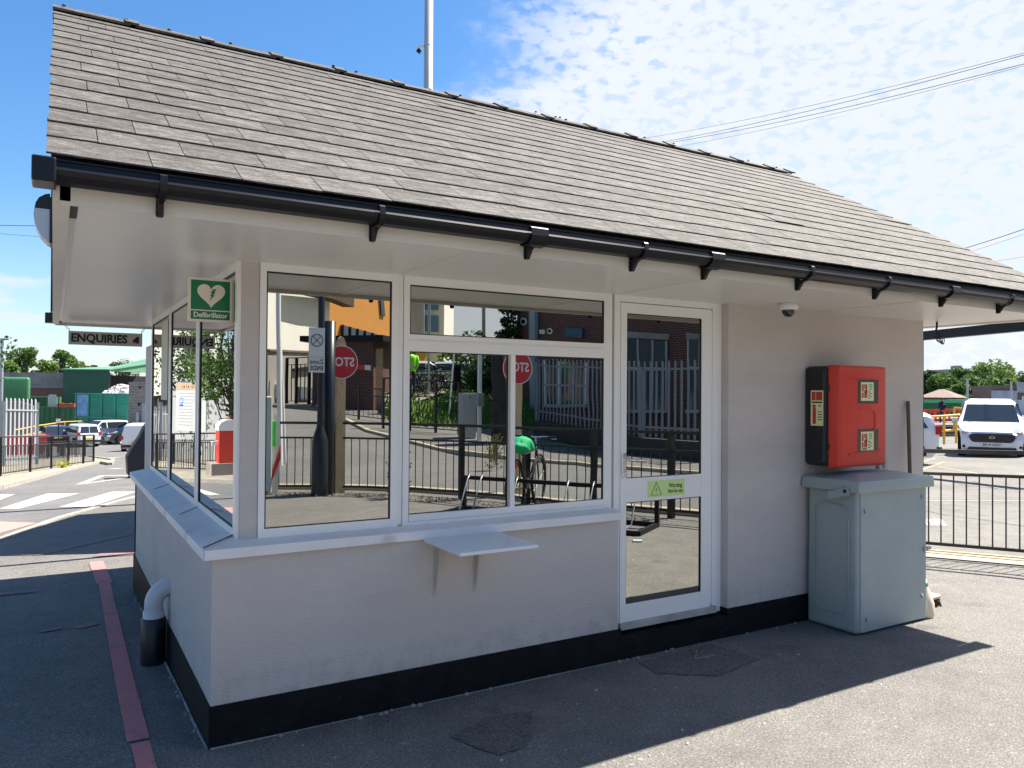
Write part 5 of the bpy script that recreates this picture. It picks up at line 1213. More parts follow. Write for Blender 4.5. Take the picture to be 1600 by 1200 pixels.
# worker (skinned figure)
def person(loc, h, rz, label, cloth, head_m=M_SKIN, hair=M_BLACK, vest=None, arms='down'):
    t = empty('person', label, 'person', loc[:], rz); k = h/1.75
    V = [(0, 0, .95), (0, 0, 1.15), (0, 0, 1.38), (0, 0, 1.50), (0, .0, 1.58), (-.19, 0, 1.42), (-.24, .02, 1.15), (-.20, -.12, .95), (-.19, -.17, .88), (.19, 0, 1.42), (.24, .02, 1.15), (.20, -.12, .95), (.19, -.17, .88),
         (-.10, 0, .90), (-.12, 0, .50), (-.13, .02, .08), (-.13, -.14, .04), (.10, 0, .90), (.12, -.02, .50), (.13, .04, .08), (.13, -.12, .04)]
    E_ = [(0, 1), (1, 2), (2, 3), (3, 4), (2, 5), (5, 6), (6, 7), (7, 8), (2, 9), (9, 10), (10, 11), (11, 12), (0, 13), (13, 14), (14, 15), (15, 16), (0, 17), (17, 18), (18, 19), (19, 20)]
    R_ = [.15, .14, .17, .065, .06, .075, .055, .045, .04, .075, .055, .045, .04, .10, .075, .055, .045, .10, .075, .055, .045]
    me = bpy.data.meshes.new('body'); me.from_pydata([tuple(c*k for c in v) for v in V], E_, []); o = bpy.data.objects.new('body', me); C.objects.link(o); o.parent = t
    md = o.modifiers.new('s', 'SKIN'); 
    for i, sv in enumerate(me.skin_vertices[0].data): sv.radius = (R_[i]*k*1.0, R_[i]*k*.8); sv.use_root = (i == 0)
    o.modifiers.new('u', 'SUBSURF').levels = 2; o.modifiers['u'].render_levels = 2; md.use_smooth_shade = True; me.materials.append(cloth)
    m = MB(); m.lathe((0, 0, 1.545*k), [(0, 0), (.05*k, .01), (.072*k, .05*k), (.078*k, .11*k), (.066*k, .17*k), (.035*k, .205*k), (0, .215*k)], 14); m.lathe((0, -.075*k, 1.63*k), [(0, .03*k), (.012*k, 0), (0, -.02*k)], 6)
    m.build('head', head_m, t)
    m = MB(); m.lathe((0, .012*k, 1.60*k), [(.080*k, .03*k), (.088*k, .07*k), (.078*k, .13*k), (.04*k, .17*k), (0, .18*k)], 14); m.build('hair', hair, t)
    for s in (-1, 1):
        m = MB(); hx = s*.19*k
        m.tube([(hx, -.17*k, .90*k), (hx, -.19*k, .84*k)], [.036*k, .03*k], 7)
        for q in range(4): m.tube([(hx+(q-1.5)*.018*k, -.19*k, .85*k), (hx+(q-1.5)*.019*k, -.205*k, .80*k), (hx+(q-1.5)*.017*k, -.195*k, (.765+.008*abs(q-1.5))*k)], .009*k, 5)
        m.tube([(hx-s*.03*k, -.18*k, .86*k), (hx-s*.045*k, -.205*k, .82*k)], .01*k, 5); m.build('hand', head_m, t)
    if vest:
        m = MB(); prof = [(.17, .86), (.185, 1.0), (.19, 1.2), (.215, 1.36), (.19, 1.45), (.08, 1.51)]
        m.lathe((0, 0, 0), [(a*k, z*k) for a, z in prof], 16); vo_ = m.build('vest', vest, t); vo_.scale = (1.05, .82, 1)
        m = MB(); m.lathe((0, 0, 0), [(.196*k, 1.02*k), (.198*k, 1.07*k)], 16); b_ = m.build('reflective_band', M_ALU, vo_)
        for s in (-1, 1):
            m = MB(); m.tube([(s*.17*k, 0, 1.44*k), (s*.225*k, 0, 1.38*k), (s*.255*k, .02*k, 1.15*k), (s*.215*k, -.12*k, .95*k)], [.07*k, .085*k, .068*k, .055*k], 10); m.build('sleeve', vest, t)
    return t
pp = at(1472, 661, 55); person(pp, 1.78, radians(150), 'person in navy work clothes standing with a bag by the orange barriers', M_NAVY)
m = MB(); m.box(-.12, .12, .16, .32, .95, 1.35, .04); o_ = m.build('shoulder_bag', M_BLACK, loc=pp[:], rz=radians(150)); tag(o_, 'black bag on the back of the navy clothed person', 'bag')
pipe_rail([lift(1430, 652.5, 30, 1.1), lift(1475, 650, 30, 1.1), lift(1494, 648.5, 30.2, 1.1), lift(1540, 645, 30.4, 1.1)], (1.1, .52), 'yellow pipe handrail between the pickup and the white van', r=.045)
pipe_rail([lift(1491, 637, 40, 1.1), lift(1530, 641, 39, 1.1), lift(1570, 645, 38, 1.1)], (1.1, .5), 'upper sloping yellow handrail behind the white van', r=.05)
# containers / walls
t, d, n_, H_ = boxthing('storage_container', 'long bright green container behind the orange barriers', 'container', gat(1430, 72), gat(1503, 71), 2.4, at(1470, 627, 72).z, -1.6, mat('bright_green_metal', (.03, .22, .09), .5, var=.1, scale=1), 'shell')
m = MB(); 
for i in range(26): q_ = d*((i+.5)/26)-n_*.04; m.bar(q_, q_+Vector((0, 0, H_*.96)), .10, .08)
m.build('ribs', MATS['bright_green_metal'], t); m = MB(); m.bar(Vector((0, 0, H_))-n_*.05, d+Vector((0, 0, H_))-n_*.05, .2, .3); m.build('top_rail', mat('light_green_metal', (.10, .42, .18), .5), t)
t, d, n_, H_ = boxthing('boundary_wall', 'pale grey blue panel wall under the right hand trees', 'wall', gat(1482, 80), gat(1640, 78), .3, at(1540, 624.5, 79).z, -1.7, mat('pale_wall_panels', (.50, .56, .60), .7, var=.06, scale=.5))
m = MB()
for i in range(14): q_ = d*(i/13)-n_*.05; m.bar(q_, q_+Vector((0, 0, H_)), .12, .12)
m.build('posts', M_GALV, t)
def house(pl, pr, D0, D1, yt, ye, label, wallm, roofm, name='house'):
    a, c = gat(pl, D0), gat(pr, D1); a.z = c.z = -1; t = empty(name, label, 'house', a[:]); d = c-a; n_ = Vector((-d.y, d.x, 0)).normalized()
    if n_.dot(a-CAM) < 0: n_ = -n_
    he = at((pl+pr)/2, ye, D0).z+1; hr = at((pl+pr)/2, yt, D0).z+1; w_ = 7
    m = MB(); q = [Vector((0, 0, 0)), d, d+n_*w_, n_*w_]; m.add([*q, *[v+Vector((0, 0, he)) for v in q]], [(4, 5, 6, 7), (0, 1, 5, 4), (1, 2, 6, 5), (2, 3, 7, 6), (3, 0, 4, 7)]); wl = m.build('wall', wallm, t)
    m = MB(); e = .4; dd = d.normalized(); r1 = d*.38+n_*w_/2+Vector((0, 0, hr)); r2 = d*.55+n_*w_/2+Vector((0, 0, hr))
    ev = [-dd*e-n_*e+Vector((0, 0, he)), d+dd*e-n_*e+Vector((0, 0, he)), d+dd*e+n_*(w_+e)+Vector((0, 0, he)), -dd*e+n_*(w_+e)+Vector((0, 0, he))]
    m.add([*ev, r1, r2], [(0, 1, 5, 4), (1, 2, 5), (2, 3, 4, 5), (3, 0, 4)]); rf__ = m.build('roof', roofm, t)
    
    for k_ in (.35, .75):
        m = MB(); p = d*k_-n_*.03+Vector((0, 0, he*.45)); m.add([p, p+dd*1., p+dd*1.+Vector((0, 0, he*.35)), p+Vector((0, 0, he*.35))], [(0, 1, 2, 3)]); m.build('window', M_WHITE, t)
house(1440, 1488, 90, 88, 608, 621, 'bungalow with pinkish hipped roof right of the kiosk wall', B_BROWN, M_TILEH)
t, d, n_, H_ = boxthing('flat_roofed_block', 'brown brick flat roofed block with grey top band above the white van', 'building', gat(1549, 82), gat(1660, 80), 8, at(1570, 602, 81).z, -1.7, B_BROWN)
m = MB(); q_ = [Vector((0, 0, H_-1.05)), d*.36+Vector((0, 0, H_-1.05))]; m.bar(q_[0]-n_*.1, q_[1]-n_*.1, .3, 1.0); m.bar(d*.36-n_*.1+Vector((0, 0, H_-.2)), d-n_*.1+Vector((0, 0, H_-.2)), .3, 1.1); m.build('parapet', mat('grey_parapet', (.33, .33, .36), .7, var=.2, scale=2), t)
m = MB()
for k_ in (.08, .24, .45, .62): m.bar(d*k_-n_*.05+Vector((0, 0, H_*.3)), d*k_-n_*.05+Vector((0, 0, H_*.75)), .25, .08)
m.build('pipes', M_WHITE, t)
t, d, n_, H_ = boxthing('distant_block', 'grey distant building on the hill above the trees', 'building', gat(1482, 240), gat(1512, 240), 14, at(1495, 577, 240).z, -3, M_GREYW)
m = MB(); m.bar(d*.25+Vector((0, 0, H_+.4)), d*.55+Vector((0, 0, H_+.4)), 3, 1.4) ; m.build('roof_plant', M_GREYW, t)
for px_, yt, D, lab in ((1511.5, 592, 70, 'grey tall post before the trees at right'), (1580, 596, 75, 'thin post in front of the brown building')):
    t = empty('lamp_post', lab, 'post', gat(px_, D)[:]); m = MB(); m.tube([(0, 0, 0), (0, 0, at(px_, yt, D).z-gat(px_, D).z)], .09, 6); m.build('column', M_GALV, t)
# height barrier beam at right
t = empty('height_barrier', 'thick black height restriction beam above the car park entrance', 'height barrier', (18.75, 8.6, hgt(0, 8.6)))
a, c = at(1436, 525.5, 20.3), at(1690, 500.5, 15.6); o = Vector((18.75, 8.6, hgt(0, 8.6)))
m = MB(); m.bar(a-o, c-o, .22, .22); m.build('beam', M_BLACK, t)
m = MB(); m.bar((c-o), Vector((c.x-o.x, c.y-o.y, -.1)), .16, .16); m.build('post', M_BLACK, t)
m = MB(); m.bar((a-o), Vector((a.x-o.x, a.y-o.y, 0)), .16, .16); m.build('post', M_BLACK, t)
# unseen panel added behind the kiosk, cut to throw the second pavement shadow
t = empty('shadow_panel', 'flat dark canopy behind the kiosk whose shadow falls over the pavement', 'canopy', (0, 0, 0))
zc_ = 2.45; sft = zc_/math.tan(SUN_EL)
def sh_(px_, py_): p = gp(px_, py_); return (p.x+(zc_-p.z)/math.tan(SUN_EL), p.y)
pc = [sh_(-6, 869), sh_(210, 864), (6.5, sh_(210, 864)[1]), (6.5, sh_(212, 798)[1]), sh_(212, 798), sh_(125, 804), sh_(62, 823), sh_(0, 844), sh_(-60, 866)]
pc = [(max(x_, .34), y_) for x_, y_ in pc]
ok = []
for p in pc:
    if not ok or (Vector(p)-Vector(ok[-1])).length > .02: ok.append(p)
m = MB(); m.prism(ok, zc_, zc_+.03, 'z'); m.build('roof', M_BLACK, t)
for (x_, y_) in ((3, 6.2), (5.8, 6.2), (5.8, 8.2), (3, 8.2)): q_ = MB(); q_.box(x_-.05, x_+.05, y_-.05, y_+.05, hgt(0, y_), zc_); q_.build('post', M_BLACK, t)
t = empty('shadow_boom', 'long thin black barrier boom behind the kiosk', 'barrier', (0, 0, 0));  # unseen boom added to draw a thin shadow line on the pavement
ya = gp(100, 876).y; m = MB(); za = 1.0; m.bar((-2.55, ya+.02, za), (2.5, ya-.1, za), .09, .07); m.build('boom', M_WHITE, t) if False else None
bo = Vector((.40, gp(100, 876).y, 2.28)); m = MB(); m.bar((.42, bo.y+.0, 2.28), (3.0, bo.y-.0, 2.28), .09, .09); m.build('boom', M_BLACK, t)
m = MB(); m.bar((2.5, bo.y, hgt(0, bo.y)), (2.5, bo.y, 2.3), .1); m.build('post', M_BLACK, t)

# ================================================================== sky: lamp column, wires
t = empty('lighting_column', 'tall pale lighting column rising behind the kiosk roof ridge', 'lamp post', gat(665, 16)[:]); o = gat(665, 16)
tp = at(667, -40, 16); base = at(665, 150, 16)
m = MB(); m.lathe((0, 0, 0), [(.11, 0), (.105, 4), (.080, 13.0), (0, 13.0)], 16); m.build('column', mat('pale_column', (.48, .47, .44), .45, var=.05, scale=3), t)
zc = at(657, 73, 16).z-o.z
m = MB(); dr = (right*-1).normalized(); m.bar(dr*.10+Vector((0, 0, zc+.05)), dr*.22+Vector((0, 0, zc+.05)), .03); m.bar(dr*.16+Vector((0, 0, zc+.06)), dr*.20+Vector((0, 0, zc-.02)), .05, .05); m.build('camera_body', M_WHITE, t)
m = MB(); m.bar(dr*.18+Vector((0, 0, zc-.02)), dr*.22+Vector((0, 0, zc-.08)), .075, .075); m.build('camera_lens', M_BLACK, t)
m = MB(); m.lathe((0, 0, zc+.03), [(.102, 0), (.102, .02)], 16); m.build('strap', M_ALU, t)
def wire(name, a, c, sag, label, r=.012, n=14):
    o = Vector(a); m = MB(); pts = []
    for i in range(n+1):
        s = i/n; p = Vector(a).lerp(Vector(c), s)-o; p.z -= sag*4*s*(1-s); pts.append(p)
    m.tube(pts, r, 4, False); tag(m.build(name, M_BLACK, loc=o[:]), label, 'wire', 'overhead wires')
wire('overhead_wire', at(1000, 217, 62), at(1700, 56, 30), .35, 'uppermost overhead wire crossing the clouds at right', .010)
wire('overhead_wire', at(1000, 228, 62), at(1700, 58, 30), .35, 'thick overhead wire just below the uppermost one', .014)
wire('overhead_wire', at(1000, 230, 62), at(1700, 74, 30), .35, 'third overhead wire down over the cloud', .014)
wire('overhead_wire', at(1005, 238, 62), at(1700, 76, 30), .35, 'lowest of the four long overhead wires', .009)
wire('overhead_wire', at(1430, 409, 40), at(1700, 322, 26), .12, 'dark wire dropping to the roof verge at right edge', .014)
wire('overhead_wire', at(1430, 418, 40), at(1700, 330, 26), .10, 'thin wire beside the dark drop wire at right', .006)
wire('overhead_wire', at(1430, 422, 40), at(1700, 384, 26), .10, 'faint low wire near the roof verge at right', .005)
wire('overhead_wire', at(-60, 351, 40), at(120, 354, 40), .0, 'horizontal wire left of the bulkhead light', .014)
wire('overhead_wire', at(-60, 361, 40), at(120, 374, 40), .0, 'lower sagging wire left of the bulkhead light', .008)

# ================================================================== REFLECTED WORLD in front of the kiosk (all real, behind the camera)
# far side of the street
def RG(x, D, dz=0): p = rf(x, 620, D); return Vector((p.x, p.y, hgt(p.x, p.y)+dz))
road2 = MB()
near = [(1.5, -9.9), (2.4, -9.35), (3.45, -8.75), (4.4, -7.95), (5.05, -7.0), (5.55, -5.95), (6.05, -5.0), (6.6, -4.05), (7.2, -3.0), (8.2, -1.2)]
far = [(13.5, -3.0), (11.6, -5.5), (10.3, -8.2), (9.2, -11.4), (8.3, -14.8), (7.6, -18.5), (8.2, -26), (12, -40)]
sheet(road2, near+far+[(-2, -60), (-6, -40), (-4, -12)], .004); struct('street', road2, M_ROAD, normals=False)
kk = MB()
for A2 in (near, far):
    for (ax, ay), (bx_, by_) in zip(A2, A2[1:]): kk.bar((ax, ay, hgt(ax, ay)), (bx_, by_, hgt(bx_, by_)), .14, .16)
struct('street_kerb', kk, mat('warm_kerb', (.42, .36, .26), .9, var=.15, scale=3))
lv = MB()
rnd = random.Random(5)
for i in range(500):
    s_ = rnd.random()*(len(fr)-2.2); k_ = int(s_); f_ = s_-k_; x_ = fr[k_][0]*(1-f_)+fr[k_+1][0]*f_-rnd.uniform(.0, .45); y_ = fr[k_][1]*(1-f_)+fr[k_+1][1]*f_+rnd.uniform(.0, .45)
    r_ = rnd.uniform(.01, .035); a_ = rnd.uniform(0, 6.28); lv.bar((x_, y_, .008), (x_+r_*cos(a_), y_+r_*sin(a_), .012+rnd.uniform(0, .02)), .012, .006)
tag(lv.build('leaf_litter', mat('brown_litter', (.14, .10, .06), .95, island=.6)), 'strip of dry brown leaf litter along the foot of the curved rail', 'leaf litter', kind='stuff')
# lamp column with signs
t = empty('lamp_column', 'black lamp column with stepped base and Zone ENDS sign', 'lamp post', (2.98, -8.10, 0))
m = MB(); m.lathe((0, 0, 0), [(.135, 0), (.13, .1), (.125, .85), (.10, .95), (.062, 1.06), (.058, 1.1)], 18); m.lathe((0, 0, 0), [(.052, 1.05), (.05, 2.6), (.046, 7.5), (0, 7.5)], 14); m.build('column', M_COLUMN, t)
m = MB(); m.lathe((.17, -.10, 0), [(.085, 0), (.085, .95), (.09, 1.0), (.09, 2.75), (0, 2.75)], 14); m.build('sleeve_post', M_COLUMN, t)
vdir = Vector((2.98, -8.10, 0))-Vector((CAM.x, -CAM.y+2*YW-.0, 0)); 
uxs = Vector((1, .10, 0)).normalized()
# sign faces the kiosk (+y); its right-hand direction as seen by a reader is -x
ux_ = Vector((-1, -.05, 0)).normalized()
m = MB(); rect_on(m, (-.10, .10, 0), ux_, (0, 0, 1), -.125, .125, 1.92, 2.62, .006); sg = m.build('sign_plate', M_WHITE, t)
m = MB(); ring_on(m, (-.10, .1075, 0), ux_, (0, 0, 1), .082, .103, 24, .0015, 0, 2.42)
for a in (1, -1):
    for dx in (-.008, .008): p = Vector((-.10, .109, 2.42)); m.bar(p+ux_*(-.065*a)+Vector((0, 0, -.068)), p+ux_*(.065*a)+Vector((0, 0, .068)), .003, .012)
rect_on(m, (-.10, .1075, 0), ux_, (0, 0, 1), -.118, .118, 2.155, 2.160, .0015)
m.build('grey_symbol', mat('symbol_grey', (.22, .26, .27), .5), sg)
m = MB(); put_text(m, 'Zone', .10, Vector((-.10, .108, 2.085)), ux_, (0, 0, 1), .0015, .001); put_text(m, 'ENDS', .10, Vector((-.10, .108, 1.985)), ux_, (0, 0, 1), .0015, .002, fitw=.20); m.build('lettering', M_INK, sg)
m = MB(); m.bar((-.05, .09, 2.5), (.03, .0, 2.5), .02); m.bar((-.05, .09, 2.05), (.03, .0, 2.05), .02); m.build('bracket', M_COLUMN, t)
def stop_sign(loc, label, rot=0., top=2.50, R_=.27, sc=2.10, pw=.15):
    t = empty('stop_sign', label, 'stop sign', loc, rot)
    m = MB(); m.box(-pw/2, pw/2, -.05, .05, 0, top-.10); m.prism([(-pw/2, top-.10), (pw/2, top-.10), (pw*.25, top-.01), (0, top+.02), (-pw*.25, top-.01)], -.05, .05, 'y'); m.build('timber_post', M_WOOD, t)
    u_ = Vector((-1, 0, 0)); m = MB(); poly_on(m, (0, .055, 0), u_, (0, 0, 1), disc_pts(R_, 32, 0, sc), .008); d_ = m.build('disc', M_SIGNRED, t)
    m = MB(); ring_on(m, (0, .064, 0), u_, (0, 0, 1), R_-.012, R_, 32, .002, 0, sc); put_text(m, 'STOP', .20, (0, .066, sc), u_, (0, 0, 1), .002, .004, fitw=R_*1.55); m.build('lettering', M_WHITE, d_)
    return t
stop_sign((3.36, -8.30, 0), 'round red STOP sign on timber post beside the black lamp column')
stop_sign((5.66, -6.62, 0), 'round red STOP sign on timber post near the bicycle rack', top=2.30, sc=2.02, pw=.17)
# tree trunk dark beside second stop
# white cabinet + barrier at left of window 1
t = empty('barrier_cabinet', 'pale parking barrier cabinet with red and white striped arm', 'barrier', (2.26, -8.7, 0))
m = MB(); m.box(-.13, .09, -.15, .15, 0, 1.55, .02); m.build('housing', mat('pale_green_grey', (.60, .64, .58), .5), t)
m = MB(); m.add([(.10, .02, .02), (.20, .02, .02), (.24, .02, .75), (.22, .02, 1.25), (.10, .02, 1.25)]+[(.10, .06, .02), (.20, .06, .02), (.24, .06, .75), (.22, .06, 1.25), (.10, .06, 1.25)], [(0, 1, 2, 3, 4), (9, 8, 7, 6, 5), (0, 5, 6, 1), (1, 6, 7, 2), (2, 7, 8, 3)]); m.build('skirt', M_WHITE, t)
m = MB(); m.add([(-.1, .16, .0), (.0, .16, .0), (.24, .08, .55), (.24, .08, .80), (.1, .1, .35)], [(0, 1, 4), (1, 2, 4), (2, 3, 4)]); m.build('red_stripe', M_REDP, t)
m = MB(); m.box(.10, .16, .065, .08, .75, 1.15); m.build('green_label', mat('label_green', (.1, .7, .1), .5), t)
# flagpoles (white)
for (px_, D, r_, lab) in ((438, 17, .055, 'thick white pole left of the lamp column across the road'), (446, 17.5, .028, 'thin white pole right beside the thick white one')):
    p = RG(px_, D); t = empty('flag_pole', lab, 'pole', p[:]); m = MB(); m.tube([(0, 0, 0), (-.15 if r_ > .04 else -.35, 0, 7)], r_, 10); m.build('shaft', M_WHITE, t)
def rblock(name, label, cat, pl, pr, Dl, Dr, ytop, ybot, depth, wallm, ztop=None, zbot=None, ax='x'):
    a, c = RG(pl, Dl), RG(pr, Dr); zb2 = min(a.z, c.z)-.4 if zbot is None else zbot; a.z = c.z = zb2
    zt = ztop if ztop is not None else rf((pl+pr)/2, ytop, (Dl+Dr)/2).z
    t = empty(name, label, cat, a[:]); d = c-a; n_ = Vector((-d.y, d.x, 0)).normalized()
    if n_.dot(a-Vector((CAM.x, 2*YW-CAM.y, 0))) < 0: n_ = -n_
    H_ = zt-zb2; q = [Vector((0, 0, 0)), d, d+n_*depth, n_*depth]
    m = MB(); m.add([*q, *[v+Vector((0, 0, H_)) for v in q]], [(3, 2, 1, 0), (4, 5, 6, 7), (0, 1, 5, 4), (1, 2, 6, 5), (2, 3, 7, 6), (3, 0, 4, 7)]); m.build('wall', wallm, t)
    return t, a, d, n_, H_
def rpanel(t, a, pts, name, m_, off, n_, d):
    """a flat panel on the facade: pts = pixel coordinates in the glass"""
    m = MB(); vs = []
    for (x_, y_) in pts:
        # intersect mirrored ray with facade plane
        p1_ = rf(x_, y_, 10); c0 = Vector((CAM.x, 2*YW-CAM.y, CAM.z)); r_ = (p1_-c0)
        nn = Vector((n_.x, n_.y, 0)); s_ = (a-c0).dot(nn)/r_.dot(nn); vs.append(c0+r_*s_-a-n_*off)
    k_ = len(vs); m.add(vs+[v+n_*(off*.8) for v in vs], [tuple(range(k_)), tuple(range(k_, 2*k_))]+[(i, (i+1) % k_, k_+(i+1) % k_, k_+i) for i in range(k_)]); return m.build(name, m_, t)
# white building with dark roof edge
t, a, d, n_, H_ = rblock('white_building', 'plain white rendered building left of the orange one in the glass', 'building', 380, 513, 32, 45, 400, 650, 1, M_WHITEW, ztop=11)
rpanel(t, a, [(400, 549), (482, 552), (482, 640), (400, 640)], 'grey_lower_storey', M_GREYW, .5, n_, d); rpanel(t, a, [(400, 546), (482, 549), (482, 552), (400, 549)], 'string_course', B_BROWN, .6, n_, d)
rpanel(t, a, [(440, 451), (530, 462), (530, 480), (497, 468), (470, 462)], 'dark_eave', mat('dark_eave', (.06, .03, .02), .8), .9, n_, d)
rpanel(t, a, [(448, 604), (478, 606), (478, 626), (448, 624)], 'window', M_WINGL, .65, n_, d); rpanel(t, a, [(412, 600), (420, 601), (420, 622), (412, 621)], 'window', M_WHITE, .65, n_, d)
rpanel(t, a, [(440, 576), (468, 572), (466, 578), (440, 580)], 'awning', M_BLACK, .7, n_, d)
# orange building
t, a, d, n_, H_ = rblock('orange_building', 'tall orange rendered building with slanting ribbon window', 'building', 512, 622, 48, 56, 400, 650, 6, M_ORANGEW, ztop=12.5)
rb = rpanel(t, a, [(531, 507), (602, 527), (602, 552), (531, 535)], 'ribbon_window', M_WINGL, .12, n_, d)
for k_ in range(7):
    x_ = 531+k_*11.8; y0_, y1_ = 507+k_*3.3, 535+k_*2.8; rpanel(rb, a, [(x_, y0_), (x_+1.3, y0_+.3), (x_+1.3, y1_), (x_, y1_)], 'mullion', M_BLACK, .22, n_, d)
rpanel(t, a, [(592, 463), (597, 465), (599.5, 494), (594, 492)], 'slot_window', M_WINGL, .12, n_, d)
t, a, d, n_, H_ = rblock('low_orange_wing', 'low orange wing with a white roof band right of the orange building', 'building', 623, 666, 56, 58, 546, 620, 6, M_ORANGEW)
rpanel(t, a, [(623, 541), (668, 546), (668, 552), (623, 548)], 'white_band', M_WHITE, .12, n_, d)
# brick hut
t, a, d, n_, H_ = rblock('brick_hut', 'dark red brick hut with flat black roof across the street', 'hut', 487, 582, 30, 29.5, 534, 645, 5, B_DRED)
rpanel(t, a, [(555, 570), (570, 570.5), (570, 578.5), (555, 578)], 'red_sign', M_REDP, .05, n_, d); rpanel(t, a, [(570.3, 570.5), (579, 571), (579, 579), (570.3, 578.5)], 'white_sign', M_WHITE, .05, n_, d)
m = MB(); e = d.normalized(); m.prism([(0, 0)]*0 or [(-.4, -.3), (d.length+.5, -.3), (d.length+.5, 5.3), (-.4, 5.3)], H_, H_+.22, 'z'); o_ = m.build('roof', M_BLACK, t); o_.rotation_euler.z = atan2(d.y, d.x)
if n_.dot(Vector((-d.y, d.x, 0))) < 0: o_.scale.y = -1
t, a, d, n_, H_ = rblock('hut_sunlit_side', 'sunlit orange brick wing right of the brick hut', 'hut', 582.5, 597, 29.7, 29.9, 545, 645, .3, B_ORG)  # sunlit side of the hut, with the sunlight put into the brick colour
# white tower with windows
t, a, d, n_, H_ = rblock('white_tower', 'white tower block with square dark windows against the sky', 'building', 662, 692, 60, 60, 400, 620, 10, M_WHITEW, ztop=15)
a2_ = a.copy(); 
for (y0_, y1_) in ((472, 485), (493, 519)): rpanel(t, a, [(664, y0_), (684, y0_+1), (684, y1_), (664, y1_-1)], 'window', M_WINGL, .15, n_, d)
t, a, d, n_, H_ = rblock('tower_shaded_side', 'grey shaded tower flank left of the white tower', 'building', 628, 661.5, 58, 59, 400, 620, 10, M_GREYW, ztop=15)  # shaded side of the white tower, its shade put in as grey render
# grey long hoarding and bank
bank = MB()
bp = [RG(600, 27), RG(640, 25.5), RG(680, 25.5), RG(720, 25.5), RG(760, 25.5), RG(800, 26), RG(835, 27)]
bt = [rf(600, 612, 31), rf(640, 611, 31), rf(680, 611, 31), rf(720, 611, 31), rf(760, 612, 31), rf(800, 612, 31), rf(835, 612, 31)]
bf = [rf(x_, 606, 60) for x_ in (600, 640, 680, 720, 760, 800, 835)]
n7 = 7; bank.add([p+Vector((0, 0, -.1)) for p in bp]+bt+bf, [(i, i+1, n7+i+1, n7+i) for i in range(6)]+[(n7+i, n7+i+1, 2*n7+i+1, 2*n7+i) for i in range(6)])
struct('grass_bank', bank, M_GRASS)
pv = MB(); pv.add([p+Vector((0, 0, .03)) for p in (bt[0], bt[1], bt[2], rf(700, 609.5, 36), rf(600, 609.5, 40))], [(0, 1, 2, 3, 4)]); pv.add([rf(600, 640, 28.2)+Vector((0, 0, .05)), rf(655, 628, 29)+Vector((0, 0, .05)), rf(700, 613, 30.6)+Vector((0, 0, .05)), rf(600, 613, 31)+Vector((0, 0, .05))], [(0, 1, 2, 3)])
struct('bank_path', pv, mat('pale_path', (.40, .35, .27), .9, var=.1, scale=2))
gr = MB(); rnd = random.Random(9)
for i in range(2600):
    u_, v_ = rnd.random()*5.98, rnd.random(); k_ = int(u_); f_ = u_-k_; p = bp[k_].lerp(bp[k_+1], f_).lerp(bt[k_].lerp(bt[k_+1], f_), v_); h_ = rnd.uniform(.08, .22)
    a_ = rnd.uniform(0, 6.28); gr.add([p+Vector((cos(a_)*.05, sin(a_)*.05, -.05)), p-Vector((cos(a_)*.05, sin(a_)*.05, .05)), p+Vector((rnd.gauss(0, .05), rnd.gauss(0, .05), h_))], [(0, 1, 2)])
tag(gr.build('grass', MATS['grass'], normals=False), 'rough green grass on the bank across the street', 'grass', kind='stuff')
rr_ = [RG(598, 24.5), RG(640, 24.3), RG(680, 24.2), RG(716, 24.1)]
rail_run('guard_rail', rr_, 'black guard rail at the foot of the grass bank across the street', h=1.6, h2=1.1, hb=.12, bar=.22, barr=.02, post=.07)
rr_ = [RG(527, 27), RG(560, 26.5), RG(597, 26)]
rail_run('guard_rail', rr_, 'black guard rail in front of the brick hut', h=1.1, h2=.85, hb=.12, bar=.2, barr=.02, post=.07)
# dark gate left of column
rr_ = [RG(447, 34), RG(462, 34), RG(482, 33)]
rail_run('guard_rail', rr_, 'tall dark gates before the grey lower storey', h=2.0, h2=1.7, hb=.12, bar=.35, barr=.05, post=.12)
t, a, d, n_, H_ = rblock('grey_hoarding', 'long dark grey hoarding behind the parked cars and bikes', 'fence', 640, 800, 48, 46, 565, 612, .3, mat('dark_hoarding', (.10, .095, .09), .8))
# cars on top of the bank
for i, (px_, D, pm, lab) in enumerate(((662, 40, M_CARS, 'silver car roof behind the bicycle racks in the glass'), (692, 42, M_CARK, 'dark car beside the silver one behind the bicycle racks'), (728, 40, M_CARS, 'pale car near the birch trunk in the glass'), (712, 44, M_CARK, 'black car between the dark and pale cars in the glass'))):
    p = rf(px_, 608, D); vehicle('parked_car', lab, p, radians(20+8*i), pm, 'hatch', 4.1, 1.72, 1.42)
